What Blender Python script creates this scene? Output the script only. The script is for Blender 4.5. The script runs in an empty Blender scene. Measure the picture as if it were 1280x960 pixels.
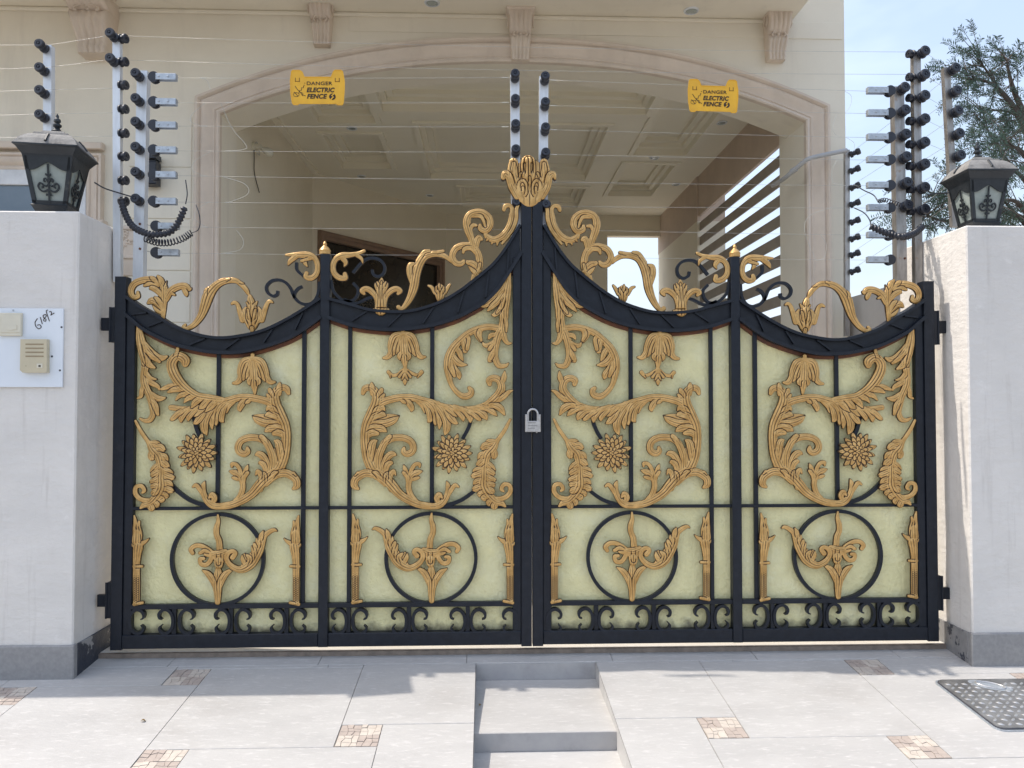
import bpy, math, random
import numpy as np
from math import sin, cos, pi, radians, atan2, hypot, sqrt
from mathutils import Vector, Quaternion
random.seed(7)
C = bpy.context.scene.collection

# ------------------------------------------------------------------ camera model
F = 961.0; CY = -3.46; CZ = 1.116
YAW = radians(-2.0); PIT = radians(1.5)
fw = (sin(-YAW)*cos(PIT), cos(YAW)*cos(PIT), sin(PIT))
rt = (cos(YAW), sin(YAW), 0.0)
up = (rt[1]*fw[2]-rt[2]*fw[1], rt[2]*fw[0]-rt[0]*fw[2], rt[0]*fw[1]-rt[1]*fw[0])
SL = 0.088                                   # slope of the drive in front of the gate
def ray(px, py):
    a = (px-640)/F; b = (480-py)/F
    return [fw[i]+rt[i]*a+up[i]*b for i in range(3)]
def P(px, py, Y):
    v = ray(px, py); t = (Y-CY)/v[1]
    return (v[0]*t, Y, CZ+v[2]*t)
def PX(px, X):
    """depth at which the pixel column meets the plane x = X"""
    v = ray(px, 500); return CY + v[1]*X/v[0]
def mpp(Y):                                  # metres per photo pixel at depth Y
    return (Y-CY)/F
XC = P(665, 500, -.02)[0]                    # centre line of the gate

cam = bpy.data.cameras.new('camera'); cam.sensor_width = 36; cam.lens = F/1280*36
cam.clip_start = .05; cam.clip_end = 2000
co = bpy.data.objects.new('camera', cam); C.objects.link(co)
co.location = (0, CY, CZ); co.rotation_euler = (radians(90)+PIT, 0, YAW)
bpy.context.scene.camera = co

# ------------------------------------------------------------------ materials
def mat(name, c1, c2=None, rough=.6, metal=0, scale=8, detail=6, bump=0, bscale=None, spec=.5, bdist=.01, coat=0, stretch=None, cuts=(.35, .65)):
    m = bpy.data.materials.new(name); m.use_nodes = True
    nt = m.node_tree; N = nt.nodes; L = nt.links; b = N['Principled BSDF']
    b.inputs['Roughness'].default_value = rough; b.inputs['Metallic'].default_value = metal
    b.inputs['Specular IOR Level'].default_value = spec
    b.inputs['Coat Weight'].default_value = coat
    tc = N.new('ShaderNodeTexCoord'); src = tc.outputs['Object']
    if stretch:
        mp = N.new('ShaderNodeMapping'); mp.inputs['Scale'].default_value = stretch
        L.new(src, mp.inputs['Vector']); src = mp.outputs['Vector']
    if c2 is None: c2 = tuple(x*.82 for x in c1)
    n = N.new('ShaderNodeTexNoise'); n.inputs['Scale'].default_value = scale; n.inputs['Detail'].default_value = detail
    n.inputs['Roughness'].default_value = .62
    L.new(src, n.inputs['Vector'])
    r = N.new('ShaderNodeValToRGB'); e = r.color_ramp.elements
    e[0].position = cuts[0]; e[1].position = cuts[1]; e[0].color = (*c2, 1); e[1].color = (*c1, 1)
    L.new(n.outputs['Fac'], r.inputs['Fac']); L.new(r.outputs['Color'], b.inputs['Base Color'])
    m['ramp'] = r.name
    if bump:
        n2 = N.new('ShaderNodeTexNoise'); n2.inputs['Scale'].default_value = bscale or scale*4; n2.inputs['Detail'].default_value = 8
        n2.inputs['Roughness'].default_value = .6
        L.new(src, n2.inputs['Vector'])
        bp = N.new('ShaderNodeBump'); bp.inputs['Strength'].default_value = bump; bp.inputs['Distance'].default_value = bdist
        L.new(n2.outputs['Fac'], bp.inputs['Height']); L.new(bp.outputs['Normal'], b.inputs['Normal'])
        rr = N.new('ShaderNodeMapRange'); rr.inputs['To Min'].default_value = max(.05, rough-.1); rr.inputs['To Max'].default_value = min(1, rough+.1)
        L.new(n2.outputs['Fac'], rr.inputs['Value']); L.new(rr.outputs['Result'], b.inputs['Roughness'])
    return m
def stain(m, col, scale, lo, hi, stretch=(1, 1, 1), amount=.6):
    """lay a second, blotchy colour (dirt, rust, wear) over the base colour"""
    nt = m.node_tree; N = nt.nodes; L = nt.links; b = N['Principled BSDF']
    old = b.inputs['Base Color'].links[0].from_socket
    tc = N.new('ShaderNodeTexCoord'); mp = N.new('ShaderNodeMapping'); mp.inputs['Scale'].default_value = stretch
    mp.inputs['Location'].default_value = (3.1, 7.7, 1.3)
    n = N.new('ShaderNodeTexNoise'); n.inputs['Scale'].default_value = scale; n.inputs['Detail'].default_value = 9; n.inputs['Roughness'].default_value = .65
    mr = N.new('ShaderNodeMapRange'); mr.inputs['From Min'].default_value = lo; mr.inputs['From Max'].default_value = hi
    mr.inputs['To Max'].default_value = amount
    mx = N.new('ShaderNodeMix'); mx.data_type = 'RGBA'
    L.new(tc.outputs['Object'], mp.inputs['Vector']); L.new(mp.outputs['Vector'], n.inputs['Vector'])
    L.new(n.outputs['Fac'], mr.inputs['Value']); L.new(mr.outputs['Result'], mx.inputs['Factor'])
    L.new(old, mx.inputs[6]); mx.inputs[7].default_value = (*col, 1); L.new(mx.outputs[2], b.inputs['Base Color'])
    return m
M = {}
M['iron'] = stain(mat('black_gate_paint', (.0120, .0160, .0245), (.0075, .010, .016), .40, 0, 30, bump=.25, bscale=90, bdist=.003, spec=.32), (.07, .065, .06), 16, .62, .82, amount=.30)
M['sheet'] = stain(stain(mat('fibreglass_sheet', (.80, .735, .40), (.72, .66, .355), .34, 0, 16, 9, bump=.8, bscale=52, bdist=.011), (.80, .78, .55), 5.5, .50, .72, amount=.5), (.50, .43, .24), 5, .58, .82, (2.6, 1, .35), .45)
def bottom_grime(m, z0, z1, col, amt):
    """rain-splashed dirt that has settled along the foot of a sheet (object space height, broken up by noise)"""
    nt = m.node_tree; N = nt.nodes; L = nt.links; b = N['Principled BSDF']; old = b.inputs['Base Color'].links[0].from_socket
    tc = N.new('ShaderNodeTexCoord'); sx = N.new('ShaderNodeSeparateXYZ'); L.new(tc.outputs['Object'], sx.inputs[0])
    n = N.new('ShaderNodeTexNoise'); n.inputs['Scale'].default_value = 22; n.inputs['Detail'].default_value = 8; L.new(tc.outputs['Object'], n.inputs['Vector'])
    ad = N.new('ShaderNodeMath'); ad.operation = 'MULTIPLY_ADD'; L.new(n.outputs['Fac'], ad.inputs[0]); ad.inputs[1].default_value = -.11; L.new(sx.outputs['Z'], ad.inputs[2])
    mr = N.new('ShaderNodeMapRange'); mr.inputs['From Min'].default_value = z1-.055; mr.inputs['From Max'].default_value = z0-.055; mr.inputs['To Max'].default_value = amt; L.new(ad.outputs[0], mr.inputs['Value'])
    mx = N.new('ShaderNodeMix'); mx.data_type = 'RGBA'; L.new(mr.outputs['Result'], mx.inputs['Factor']); L.new(old, mx.inputs[6]); mx.inputs[7].default_value = (*col, 1); L.new(mx.outputs[2], b.inputs['Base Color'])
    return m
bottom_grime(M['sheet'], .105, .150, (.10, .085, .055), .85)
M['gold'] = None
M['wall'] = stain(mat('house_wall_paint', (.80, .745, .625), (.75, .695, .58), .85, 0, 2.2, bump=.2, bscale=60, bdist=.003), (.52, .47, .40), 2.4, .56, .8, (2.2, 2.2, .35), .4)
M['trim'] = stain(mat('pink_moulding_paint', (.69, .59, .49), (.61, .52, .43), .8, 0, 5, bump=.2, bscale=60, bdist=.003), (.45, .36, .30), 5, .56, .8, (2, 2, .5), .4)
M['ceiling'] = mat('ceiling_paint', (.82, .77, .64), (.79, .74, .61), .9, 0, 2)
M['porch'] = mat('porch_wall_paint', (.76, .70, .57), (.71, .65, .52), .9, 0, 1.5, bump=.15, bscale=40)
M['pillar'] = stain(stain(stain(mat('white_trowelled_plaster', (.70, .665, .62), (.63, .60, .56), .85, 0, 2.5, bump=.75, bscale=18, bdist=.008, stretch=(1, 1, 1.7)), (.53, .49, .45), 3, .54, .8, (1.5, 1.5, .7), .45), (.80, .77, .73), 11, .62, .75, amount=.5), (.42, .38, .34), 5, .57, .80, (4, 4, .28), .55)
M['granite'] = stain(mat('grey_plinth_granite', (.285, .28, .275), (.235, .23, .23), .55, 0, 60, bump=.25, bscale=120, bdist=.002), (.42, .41, .39), 6, .58, .8, amount=.5)
M['tar'] = mat('dark_flaked_paint', (.03, .035, .05), (.06, .06, .07), .6, 0, 20)
M['tile'] = stain(stain(stain(mat('grey_paving_tile', (.475, .462, .442), (.415, .404, .388), .52, 0, 2.2, 9, bump=.6, bscale=34, bdist=.003, stretch=(1, 2.6, 1)), (.33, .305, .28), 2.3, .52, .80, (1, 1.3, 1), .5), (.60, .58, .56), 22, .54, .68, (1, 3.4, 1), .6), (.22, .20, .18), 120, .68, .74, (1, 1, 1), .6)
M['grout'] = mat('tile_grout', (.27, .245, .22), None, .9)
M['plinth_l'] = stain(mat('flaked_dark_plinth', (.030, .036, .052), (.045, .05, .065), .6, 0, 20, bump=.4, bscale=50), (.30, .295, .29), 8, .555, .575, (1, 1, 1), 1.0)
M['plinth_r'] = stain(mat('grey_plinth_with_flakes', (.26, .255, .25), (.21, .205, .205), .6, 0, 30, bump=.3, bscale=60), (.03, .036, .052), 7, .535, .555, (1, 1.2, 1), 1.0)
M['riser'] = stain(mat('step_riser_stone', (.40, .39, .38), (.34, .33, .33), .6, 0, 8, bump=.3, bscale=60, bdist=.003), (.22, .21, .20), 9, .5, .75, amount=.6)
M['chip_a'] = mat('cream_stone_chips', (.56, .50, .43), (.48, .42, .36), .7, 0, 30)
M['chip_b'] = mat('brown_stone_chips', (.44, .37, .32), (.37, .31, .27), .7, 0, 30)
M['alu'] = mat('white_aluminium', (.74, .765, .79), (.63, .65, .67), .38, .25, 14, stretch=(3, 3, .4))
M['alu_warm'] = stain(mat('weathered_aluminium', (.44, .42, .40), (.26, .245, .23), .36, .6, 14, stretch=(3, 3, .6)), (.30, .16, .07), 22, .60, .72, amount=.7)
M['zinc'] = mat('galvanised_clamp', (.50, .54, .58), (.36, .39, .42), .42, .55, 40)
M['black'] = mat('black_plastic', (.014, .016, .024), (.022, .025, .035), .38, 0, 50)
M['wire'] = mat('fence_wire', (.50, .49, .46), (.36, .35, .33), .4, .5, 30)
M['yellow'] = mat('yellow_sign_plastic', (.82, .45, .018), (.72, .38, .02), .42, 0, 14)
M['ink'] = mat('dark_brown_ink', (.035, .018, .008), None, .6)
M['ink2'] = mat('faint_brown_ink', (.30, .14, .01), None, .6)
M['steel'] = mat('padlock_steel', (.62, .61, .60), (.45, .44, .43), .3, .7, 60)
M['engrave'] = mat('engraved_marks', (.25, .24, .23), None, .6)
M['slat'] = mat('brown_louvre_paint', (.34, .29, .235), (.29, .245, .20), .7, 0, 6)
M['beam'] = mat('brown_beam_paint', (.56, .45, .36), (.50, .40, .32), .8, 0, 4)
M['dark'] = mat('dark_door_glass', (.012, .012, .012), (.03, .025, .02), .18, 0, 3)
M['doorframe'] = mat('brown_door_frame', (.26, .17, .12), (.21, .14, .10), .7)
M['white'] = mat('white_board', (.72, .76, .80), (.66, .70, .75), .35, 0, 3)
M['winwhite'] = mat('white_window_frame', (.72, .74, .76), None, .5)
M['glass'] = mat('window_pane', (.12, .17, .22), (.16, .21, .26), .12, 0, 2)
M['ivory'] = mat('ivory_plastic', (.66, .62, .50), (.60, .56, .45), .45)
M['beige'] = mat('beige_intercom_plastic', (.56, .49, .34), (.50, .44, .31), .5)
M['beige_d'] = mat('intercom_recess', (.33, .26, .16), None, .7)
M['lantern'] = stain(mat('lantern_metal', (.026, .031, .036), (.018, .022, .026), .45, .15, 20, bump=.3, bscale=60, bdist=.003), (.20, .19, .16), 18, .60, .74, amount=.4)
M['lantern_top'] = stain(mat('dusty_lantern_roof', (.27, .26, .24), (.17, .16, .15), .8, 0, 18, bump=.3, bscale=60), (.06, .055, .05), 20, .58, .7, amount=.7)
M['frost'] = mat('frosted_lantern_glass', (.36, .40, .37), (.26, .30, .28), .16, 0, 9, coat=.5)
M['pipe'] = mat('grey_conduit', (.42, .42, .42), (.34, .34, .34), .55)
M['hatch'] = stain(mat('aluminium_checker_plate', (.36, .36, .355), (.24, .24, .24), .38, .6, 14, bump=.3, bscale=60, bdist=.002), (.10, .095, .09), 9, .42, .72, amount=.85)
M['bump'] = mat('worn_tread_metal', (.62, .62, .61), (.5, .5, .49), .28, .75, 30)
M['leafdry'] = mat('dry_leaf', (.30, .20, .08), (.18, .12, .05), .8, 0, 60)
M['bark'] = mat('tree_bark', (.10, .08, .065), (.06, .05, .04), .9, 0, 12, bump=.5)
M['leaf'] = mat('tree_leaf', (.065, .105, .060), (.035, .068, .048), .6, 0, 3)
M['street'] = mat('street_asphalt', (.07, .068, .065), (.05, .05, .048), .9, 0, 20, bump=.4)
M['soil'] = mat('plot_ground', (.22, .19, .15), (.16, .14, .11), .95, 0, 2, bump=.3)
M['porchfloor'] = mat('porch_floor_tile', (.74, .70, .63), (.66, .62, .56), .4, 0, 4)
M['kerb'] = mat('brown_threshold_edge', (.30, .24, .19), (.20, .16, .13), .8, 0, 25, bump=.4)
M['bulb'] = mat('frosted_bulb', (.62, .60, .50), None, .35)
M['cable'] = mat('white_cable', (.55, .55, .50), None, .6)
M['wallgrey'] = stain(mat('side_wall_plaster', (.56, .53, .49), (.50, .47, .44), .9, 0, 2, bump=.4, bscale=20, bdist=.004), (.40, .37, .34), 2, .55, .8, amount=.4)

def gold_mat():
    m = bpy.data.materials.new('antiqued_gold_paint'); m.use_nodes = True
    nt = m.node_tree; N = nt.nodes; L = nt.links; b = N['Principled BSDF']
    b.inputs['Roughness'].default_value = .36; b.inputs['Metallic'].default_value = .38
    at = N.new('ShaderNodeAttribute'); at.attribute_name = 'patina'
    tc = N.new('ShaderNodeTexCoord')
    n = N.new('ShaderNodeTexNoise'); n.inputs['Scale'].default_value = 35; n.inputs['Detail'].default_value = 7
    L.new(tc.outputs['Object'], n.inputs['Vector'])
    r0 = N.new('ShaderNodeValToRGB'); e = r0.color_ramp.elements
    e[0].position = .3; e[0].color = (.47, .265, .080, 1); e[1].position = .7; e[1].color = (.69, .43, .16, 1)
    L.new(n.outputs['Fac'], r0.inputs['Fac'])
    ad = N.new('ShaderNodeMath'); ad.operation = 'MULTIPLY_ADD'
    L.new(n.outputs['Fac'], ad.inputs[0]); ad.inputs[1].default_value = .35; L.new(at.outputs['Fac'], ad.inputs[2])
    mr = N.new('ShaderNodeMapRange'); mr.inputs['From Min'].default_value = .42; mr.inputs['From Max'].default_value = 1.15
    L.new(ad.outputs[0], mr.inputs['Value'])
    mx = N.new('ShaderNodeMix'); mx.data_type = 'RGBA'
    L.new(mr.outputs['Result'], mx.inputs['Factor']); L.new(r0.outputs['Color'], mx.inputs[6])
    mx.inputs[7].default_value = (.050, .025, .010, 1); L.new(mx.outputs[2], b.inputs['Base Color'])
    bp = N.new('ShaderNodeBump'); bp.inputs['Strength'].default_value = .35; bp.inputs['Distance'].default_value = .002
    n2 = N.new('ShaderNodeTexNoise'); n2.inputs['Scale'].default_value = 160; L.new(tc.outputs['Object'], n2.inputs['Vector'])
    L.new(n2.outputs['Fac'], bp.inputs['Height']); L.new(bp.outputs['Normal'], b.inputs['Normal'])
    return m
M['gold'] = gold_mat()

# ------------------------------------------------------------------ object helpers
def tag(o, label=None, cat=None, group=None, kind=None):
    if label: o['label'] = label
    if cat: o['category'] = cat
    if group: o['group'] = group
    if kind: o['kind'] = kind
    return o
def thing(name, loc, label, cat, group=None):
    o = bpy.data.objects.new(name, None); C.objects.link(o); o.location = loc; o.empty_display_size = .05
    return tag(o, label, cat, group)
WL = {}
def wloc(o):
    v = Vector(o.location)
    while o.parent: o = o.parent; v = v + Vector(o.location)
    return v
def finish(name, V, Fc, m, parent=None, smooth=False, mirror=False, attr=None, smooth_mask=None):
    V = np.asarray(V, dtype=float).reshape(-1, 3).copy()
    if mirror: V[:, 0] = 2*XC-V[:, 0]; Fc = [f[::-1] for f in Fc]
    if parent is not None: V -= np.array(wloc(parent))
    me = bpy.data.meshes.new(name); me.from_pydata(V.tolist(), [], [tuple(int(i) for i in f) for f in Fc]); me.update()
    if attr is not None:
        a = me.attributes.new('patina', 'FLOAT', 'POINT'); a.data.foreach_set('value', np.asarray(attr, dtype=np.float32))
    if smooth: me.polygons.foreach_set('use_smooth', [True]*len(me.polygons))
    if smooth_mask is not None: me.polygons.foreach_set('use_smooth', smooth_mask)
    if isinstance(m, (list, tuple)):
        for k in m: me.materials.append(M[k])
    else: me.materials.append(M[m])
    o = bpy.data.objects.new(name, me); C.objects.link(o)
    if parent is not None: o.parent = parent
    return o
def cat_rom(pts, n=8):
    pts = [tuple(p) for p in pts]
    if len(pts) < 3:
        a, b = pts[0], pts[-1]
        return [tuple(a[i]+(b[i]-a[i])*k/n for i in range(len(a))) for k in range(n+1)]
    q = [tuple(2*pts[0][i]-pts[1][i] for i in range(len(pts[0])))] + pts + [tuple(2*pts[-1][i]-pts[-2][i] for i in range(len(pts[0])))]
    out = []
    for k in range(1, len(q)-2):
        p0, p1, p2, p3 = q[k-1:k+3]
        for s in range(n):
            t = s/n
            out.append(tuple(.5*((2*p1[i])+(-p0[i]+p2[i])*t+(2*p0[i]-5*p1[i]+4*p2[i]-p3[i])*t*t+(-p0[i]+3*p1[i]-3*p2[i]+p3[i])*t**3) for i in range(len(p1))))
    out.append(pts[-1]); return out
class MB:
    def __init__(s): s.v = []; s.f = []; s.mi = []; s.cur = 0
    def add(s, V, Fc):
        o = len(s.v); s.v += [tuple(x) for x in V]; s.f += [tuple(i+o for i in f) for f in Fc]; s.mi += [s.cur]*len(Fc); return s
    def box(s, x0, x1, y0, y1, z0, z1, bev=0):
        if x0 > x1: x0, x1 = x1, x0
        if y0 > y1: y0, y1 = y1, y0
        if z0 > z1: z0, z1 = z1, z0
        if bev:
            b = min(bev, (x1-x0)/2.2, (z1-z0)/2.2, (y1-y0)/2.2)
            V = []
            for (y, e) in ((y0, b), (y0+b, 0), (y1-b, 0), (y1, b)):
                V += [(x0+e, y, z0+e), (x1-e, y, z0+e), (x1-e, y, z1-e), (x0+e, y, z1-e)]
            Fc = [(0, 1, 2, 3)]
            for r in range(3):
                for k in range(4):
                    a = r*4+k; c = r*4+(k+1) % 4; Fc.append((a, a+4, c+4, c))
            Fc.append((15, 14, 13, 12)); return s.add(V, Fc)
        V = [(x0, y0, z0), (x1, y0, z0), (x1, y1, z0), (x0, y1, z0), (x0, y0, z1), (x1, y0, z1), (x1, y1, z1), (x0, y1, z1)]
        return s.add(V, [(0, 3, 2, 1), (4, 5, 6, 7), (0, 1, 5, 4), (1, 2, 6, 5), (2, 3, 7, 6), (3, 0, 4, 7)])
    def prism(s, poly, a, b, axis='y'):
        """poly of (u, v); y: u=x v=z, x: u=y v=z, z: u=x v=y"""
        n = len(poly)
        if axis == 'y': V = [(u, a, v) for u, v in poly]+[(u, b, v) for u, v in poly]
        elif axis == 'x': V = [(a, u, v) for u, v in poly]+[(b, u, v) for u, v in poly]
        else: V = [(u, v, a) for u, v in poly]+[(u, v, b) for u, v in poly]
        return s.add(V, [tuple(range(n)), tuple(range(2*n-1, n-1, -1))]+[(k, k+n, (k+1) % n+n, (k+1) % n) for k in range(n)])
    def tube(s, pts, r, n=8, caps=True):
        pts = [Vector(p) for p in pts]; m = len(pts); V = []; Fc = []; nrm = None
        for k, p in enumerate(pts):
            t = (pts[min(k+1, m-1)]-pts[max(k-1, 0)])
            t = t.normalized() if t.length > 1e-9 else Vector((0, 0, 1))
            if nrm is None:
                a = Vector((0, 0, 1)) if abs(t.z) < .9 else Vector((1, 0, 0)); nrm = t.cross(a).normalized()
            nrm = (nrm-t*nrm.dot(t)).normalized(); bi = t.cross(nrm)
            rr = r[k] if isinstance(r, (list, tuple)) else r
            for j in range(n):
                a = 2*pi*j/n; V.append(p+nrm*cos(a)*rr+bi*sin(a)*rr)
        for k in range(m-1):
            for j in range(n):
                Fc.append((k*n+j, k*n+(j+1) % n, (k+1)*n+(j+1) % n, (k+1)*n+j))
        if caps: Fc.append(tuple(range(n-1, -1, -1))); Fc.append(tuple((m-1)*n+j for j in range(n)))
        return s.add(V, Fc)
    def lathe(s, o, d, prof, n=16):
        """prof of (radius, height) along the direction d from o"""
        o = Vector(o); d = Vector(d).normalized(); a = Vector((0, 0, 1)) if abs(d.z) < .9 else Vector((1, 0, 0))
        e1 = d.cross(a).normalized(); e2 = d.cross(e1); V = []; Fc = []
        for r, h in prof:
            for j in range(n):
                t = 2*pi*j/n; V.append(o+d*h+e1*cos(t)*max(r, 1e-4)+e2*sin(t)*max(r, 1e-4))
        for k in range(len(prof)-1):
            for j in range(n): Fc.append((k*n+j, k*n+(j+1) % n, (k+1)*n+(j+1) % n, (k+1)*n+j))
        Fc.append(tuple(range(n-1, -1, -1))); Fc.append(tuple((len(prof)-1)*n+j for j in range(n)))
        return s.add(V, Fc)
    def ribbon(s, pts, w, y0, y1, taper=None):
        """flat bar bent in the x-z plane; w = width in that plane"""
        m = len(pts); V = []; Fc = []
        for k in range(m):
            a = pts[max(k-1, 0)]; b = pts[min(k+1, m-1)]; tx, tz = b[0]-a[0], b[1]-a[1]; l = hypot(tx, tz) or 1
            nx, nz = -tz/l, tx/l; ww = (w if taper is None else w*taper(k/(m-1)))/2
            x, z = pts[k][:2]
            V += [(x-nx*ww, y0, z-nz*ww), (x+nx*ww, y0, z+nz*ww), (x+nx*ww, y1, z+nz*ww), (x-nx*ww, y1, z-nz*ww)]
        for k in range(m-1):
            for j in range(4): Fc.append((k*4+j, (k+1)*4+j, (k+1)*4+(j+1) % 4, k*4+(j+1) % 4))
        Fc.append((0, 1, 2, 3)); Fc.append(tuple((m-1)*4+j for j in (3, 2, 1, 0)))
        return s.add(V, Fc)
    def build(s, name, m, parent=None, smooth=False, mirror=False):
        o = finish(name, s.v, s.f, m, parent, smooth, mirror)
        if max(s.mi, default=0) > 0: o.data.polygons.foreach_set('material_index', s.mi)
        # make normals consistent
        import bmesh
        bm = bmesh.new(); bm.from_mesh(o.data); bmesh.ops.recalc_face_normals(bm, faces=bm.faces)
        bm.to_mesh(o.data); bm.free()
        return o
def auto_smooth(o, ang=40):
    try:
        for p in o.data.polygons: p.use_smooth = True
        o.data.set_sharp_from_angle(angle=radians(ang))
    except Exception: pass
    return o

# ------------------------------------------------------------------ carved gilt relief
RES = .0019
def relief(name, strokes, parent, Y=-.026, mirror=False, HS=.72, hmax=.020, base=.004, back=.006, res=RES, WS=.94):
    """strokes: list of control point lists (photo px x, y, half-width px); optional leading float = height factor.
    Builds a thick carved plate: union of rounded, fluted leaves, height above the back plane."""
    k = mpp(Y-.008); S = []
    for st in strokes:
        hf = 1.0
        if isinstance(st[0], (int, float)): hf = st[0]; st = st[1:]
        W = []
        for (x, y, r) in st:
            p = P(x, y, Y-.008); W.append((p[0], p[2], max(r*WS, .8)*k))
        n = max(5, min(14, int(sum(hypot(W[i+1][0]-W[i][0], W[i+1][1]-W[i][1]) for i in range(len(W)-1))/max(1, len(W)-1)/.0018)))
        c = np.array(cat_rom(W, n)); c[:, 2] = np.maximum(c[:, 2], .8*k)
        t = np.gradient(c[:, :2], axis=0); t /= np.maximum(np.linalg.norm(t, axis=1, keepdims=True), 1e-9)
        S.append((c, t, hf))
    lo = np.min([(c[:, :2]-c[:, 2:3]).min(0) for c, t, h in S], axis=0)-3*res
    hi = np.max([(c[:, :2]+c[:, 2:3]).max(0) for c, t, h in S], axis=0)+3*res
    nx, nz = (int((hi[0]-lo[0])/res)+2, int((hi[1]-lo[1])/res)+2)
    H = np.full((nx, nz), -1.0); Q = np.full((nx, nz), 9.0); PT = np.zeros((nx, nz))
    sst = lambda v, a, b: (lambda t: t*t*(3-2*t))(np.clip((v-a)/(b-a), 0, 1))
    for c, t, hf in S:
        a = c[:, :2]-c[:, 2:3]*1.3; b = c[:, :2]+c[:, 2:3]*1.3
        i0, j0 = [max(0, int(v)-2) for v in ((a.min(0)-lo)/res)]; i1, j1 = [int(v)+4 for v in ((b.max(0)-lo)/res)]
        i1 = min(i1, nx); j1 = min(j1, nz)
        X, Z = np.meshgrid(lo[0]+res*np.arange(i0, i1), lo[1]+res*np.arange(j0, j1), indexing='ij')
        dx = X[..., None]-c[:, 0]; dz = Z[..., None]-c[:, 1]; q = np.sqrt(dx*dx+dz*dz)/c[:, 2]
        kk = q.argmin(-1); qm = np.take_along_axis(q, kk[..., None], -1)[..., 0]
        n_ = (-t[kk, 1], t[kk, 0]); u = (np.take_along_axis(dx, kk[..., None], -1)[..., 0]*n_[0]+np.take_along_axis(dz, kk[..., None], -1)[..., 0]*n_[1])/c[kk, 2]
        r = c[kk, 2]; dome = np.sqrt(np.clip(1-qm**2, 0, 1)); along = kk/max(1, len(c)-1)
        h = hf*np.minimum(r*HS, hmax)*dome**.7*(.86+.14*along)
        rp = r/k                                                        # half-width in photo px
        fl = np.where(rp > 3.3, np.maximum(.9*np.exp(-(u/.10)**2), .75*np.exp(-((np.abs(u)-.55)/.10)**2)), np.where(rp > 2.1, .55*np.exp(-(u/.16)**2), 0))
        h = h*(1-.34*fl)
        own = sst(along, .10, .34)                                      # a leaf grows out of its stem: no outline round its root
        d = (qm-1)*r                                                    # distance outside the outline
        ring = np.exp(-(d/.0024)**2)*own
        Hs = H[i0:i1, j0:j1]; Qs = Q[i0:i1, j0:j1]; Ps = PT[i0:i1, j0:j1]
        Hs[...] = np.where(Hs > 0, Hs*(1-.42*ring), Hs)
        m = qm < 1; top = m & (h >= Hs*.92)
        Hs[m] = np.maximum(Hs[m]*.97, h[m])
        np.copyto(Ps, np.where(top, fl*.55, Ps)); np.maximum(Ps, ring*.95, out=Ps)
        np.minimum(Qs, qm, out=Qs)
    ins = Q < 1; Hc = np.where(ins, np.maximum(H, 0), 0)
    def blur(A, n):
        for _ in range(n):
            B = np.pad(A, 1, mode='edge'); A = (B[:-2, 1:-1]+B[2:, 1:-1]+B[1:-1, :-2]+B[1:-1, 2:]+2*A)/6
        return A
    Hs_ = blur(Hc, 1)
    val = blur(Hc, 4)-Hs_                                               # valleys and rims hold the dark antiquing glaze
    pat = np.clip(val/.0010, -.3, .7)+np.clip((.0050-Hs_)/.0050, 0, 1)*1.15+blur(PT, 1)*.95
    X, Z = np.meshgrid(lo[0]+res*np.arange(nx), lo[1]+res*np.arange(nz), indexing='ij')
    cell = ins[:-1, :-1] | ins[1:, :-1] | ins[:-1, 1:] | ins[1:, 1:]
    PXs = X.copy(); PZs = Z.copy()
    # pull outside corners of used cells onto the outline
    Qp = np.pad(Q, 1, constant_values=9)
    best = np.full(Q.shape, 9.0); bi = np.zeros(Q.shape, int); bj = np.zeros(Q.shape, int)
    for di in (-1, 0, 1):
        for dj in (-1, 0, 1):
            if di == 0 and dj == 0: continue
            nb = Qp[1+di:1+di+Q.shape[0], 1+dj:1+dj+Q.shape[1]]
            m = nb < best; best = np.where(m, nb, best); bi = np.where(m, di, bi); bj = np.where(m, dj, bj)
    out = (~ins) & (best < 1); tt = np.clip((Q-1)/np.maximum(Q-best, 1e-6), 0, .95)
    PXs = np.where(out, X+bi*res*tt, X); PZs = np.where(out, Z+bj*res*tt, Z)
    used = np.zeros(Q.shape, bool); ci, cj = np.nonzero(cell)
    for di, dj in ((0, 0), (1, 0), (1, 1), (0, 1)): used[ci+di, cj+dj] = True
    idx = -np.ones(Q.shape, int); idx[used] = np.arange(used.sum()); n = used.sum()
    front = np.stack([PXs[used], Y-base-Hs_[used], PZs[used]], 1); bk = np.stack([PXs[used], np.full(n, Y-base+back), PZs[used]], 1)
    quads = np.stack([idx[ci, cj], idx[ci+1, cj], idx[ci+1, cj+1], idx[ci, cj+1]], 1)   # faces -y
    e = np.concatenate([quads[:, [0, 1]], quads[:, [1, 2]], quads[:, [2, 3]], quads[:, [3, 0]]])
    key = e[:, 0]*n+e[:, 1]; rev = e[:, 1]*n+e[:, 0]; bd = e[~np.isin(key, rev)]
    walls = np.stack([bd[:, 1], bd[:, 0], bd[:, 0]+n, bd[:, 1]+n], 1)
    Fc = np.concatenate([quads, quads[:, ::-1]+n, walls]); V = np.concatenate([front, bk])
    sm = [True]*len(quads)+[False]*(len(Fc)-len(quads))
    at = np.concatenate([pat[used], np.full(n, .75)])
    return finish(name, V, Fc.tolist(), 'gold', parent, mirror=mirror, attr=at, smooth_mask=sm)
def mx_(st, f):
    r = []
    for s in st:
        if isinstance(s[0], (int, float)): r.append([s[0]]+[(f(x, y)+(w,)) for (x, y, w) in s[1:]])
        else: r.append([f(x, y)+(w,) for (x, y, w) in s])
    return r
exec_parts = []
M['rust'] = mat('rust_and_rail_shade', (.20, .075, .03), (.10, .045, .03), .85, 0, 14)  # rust red-brown for bolts; below the rail it also paints the shade
def WX(x, Y=-.02): return P(x, 500, Y)[0]
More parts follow.
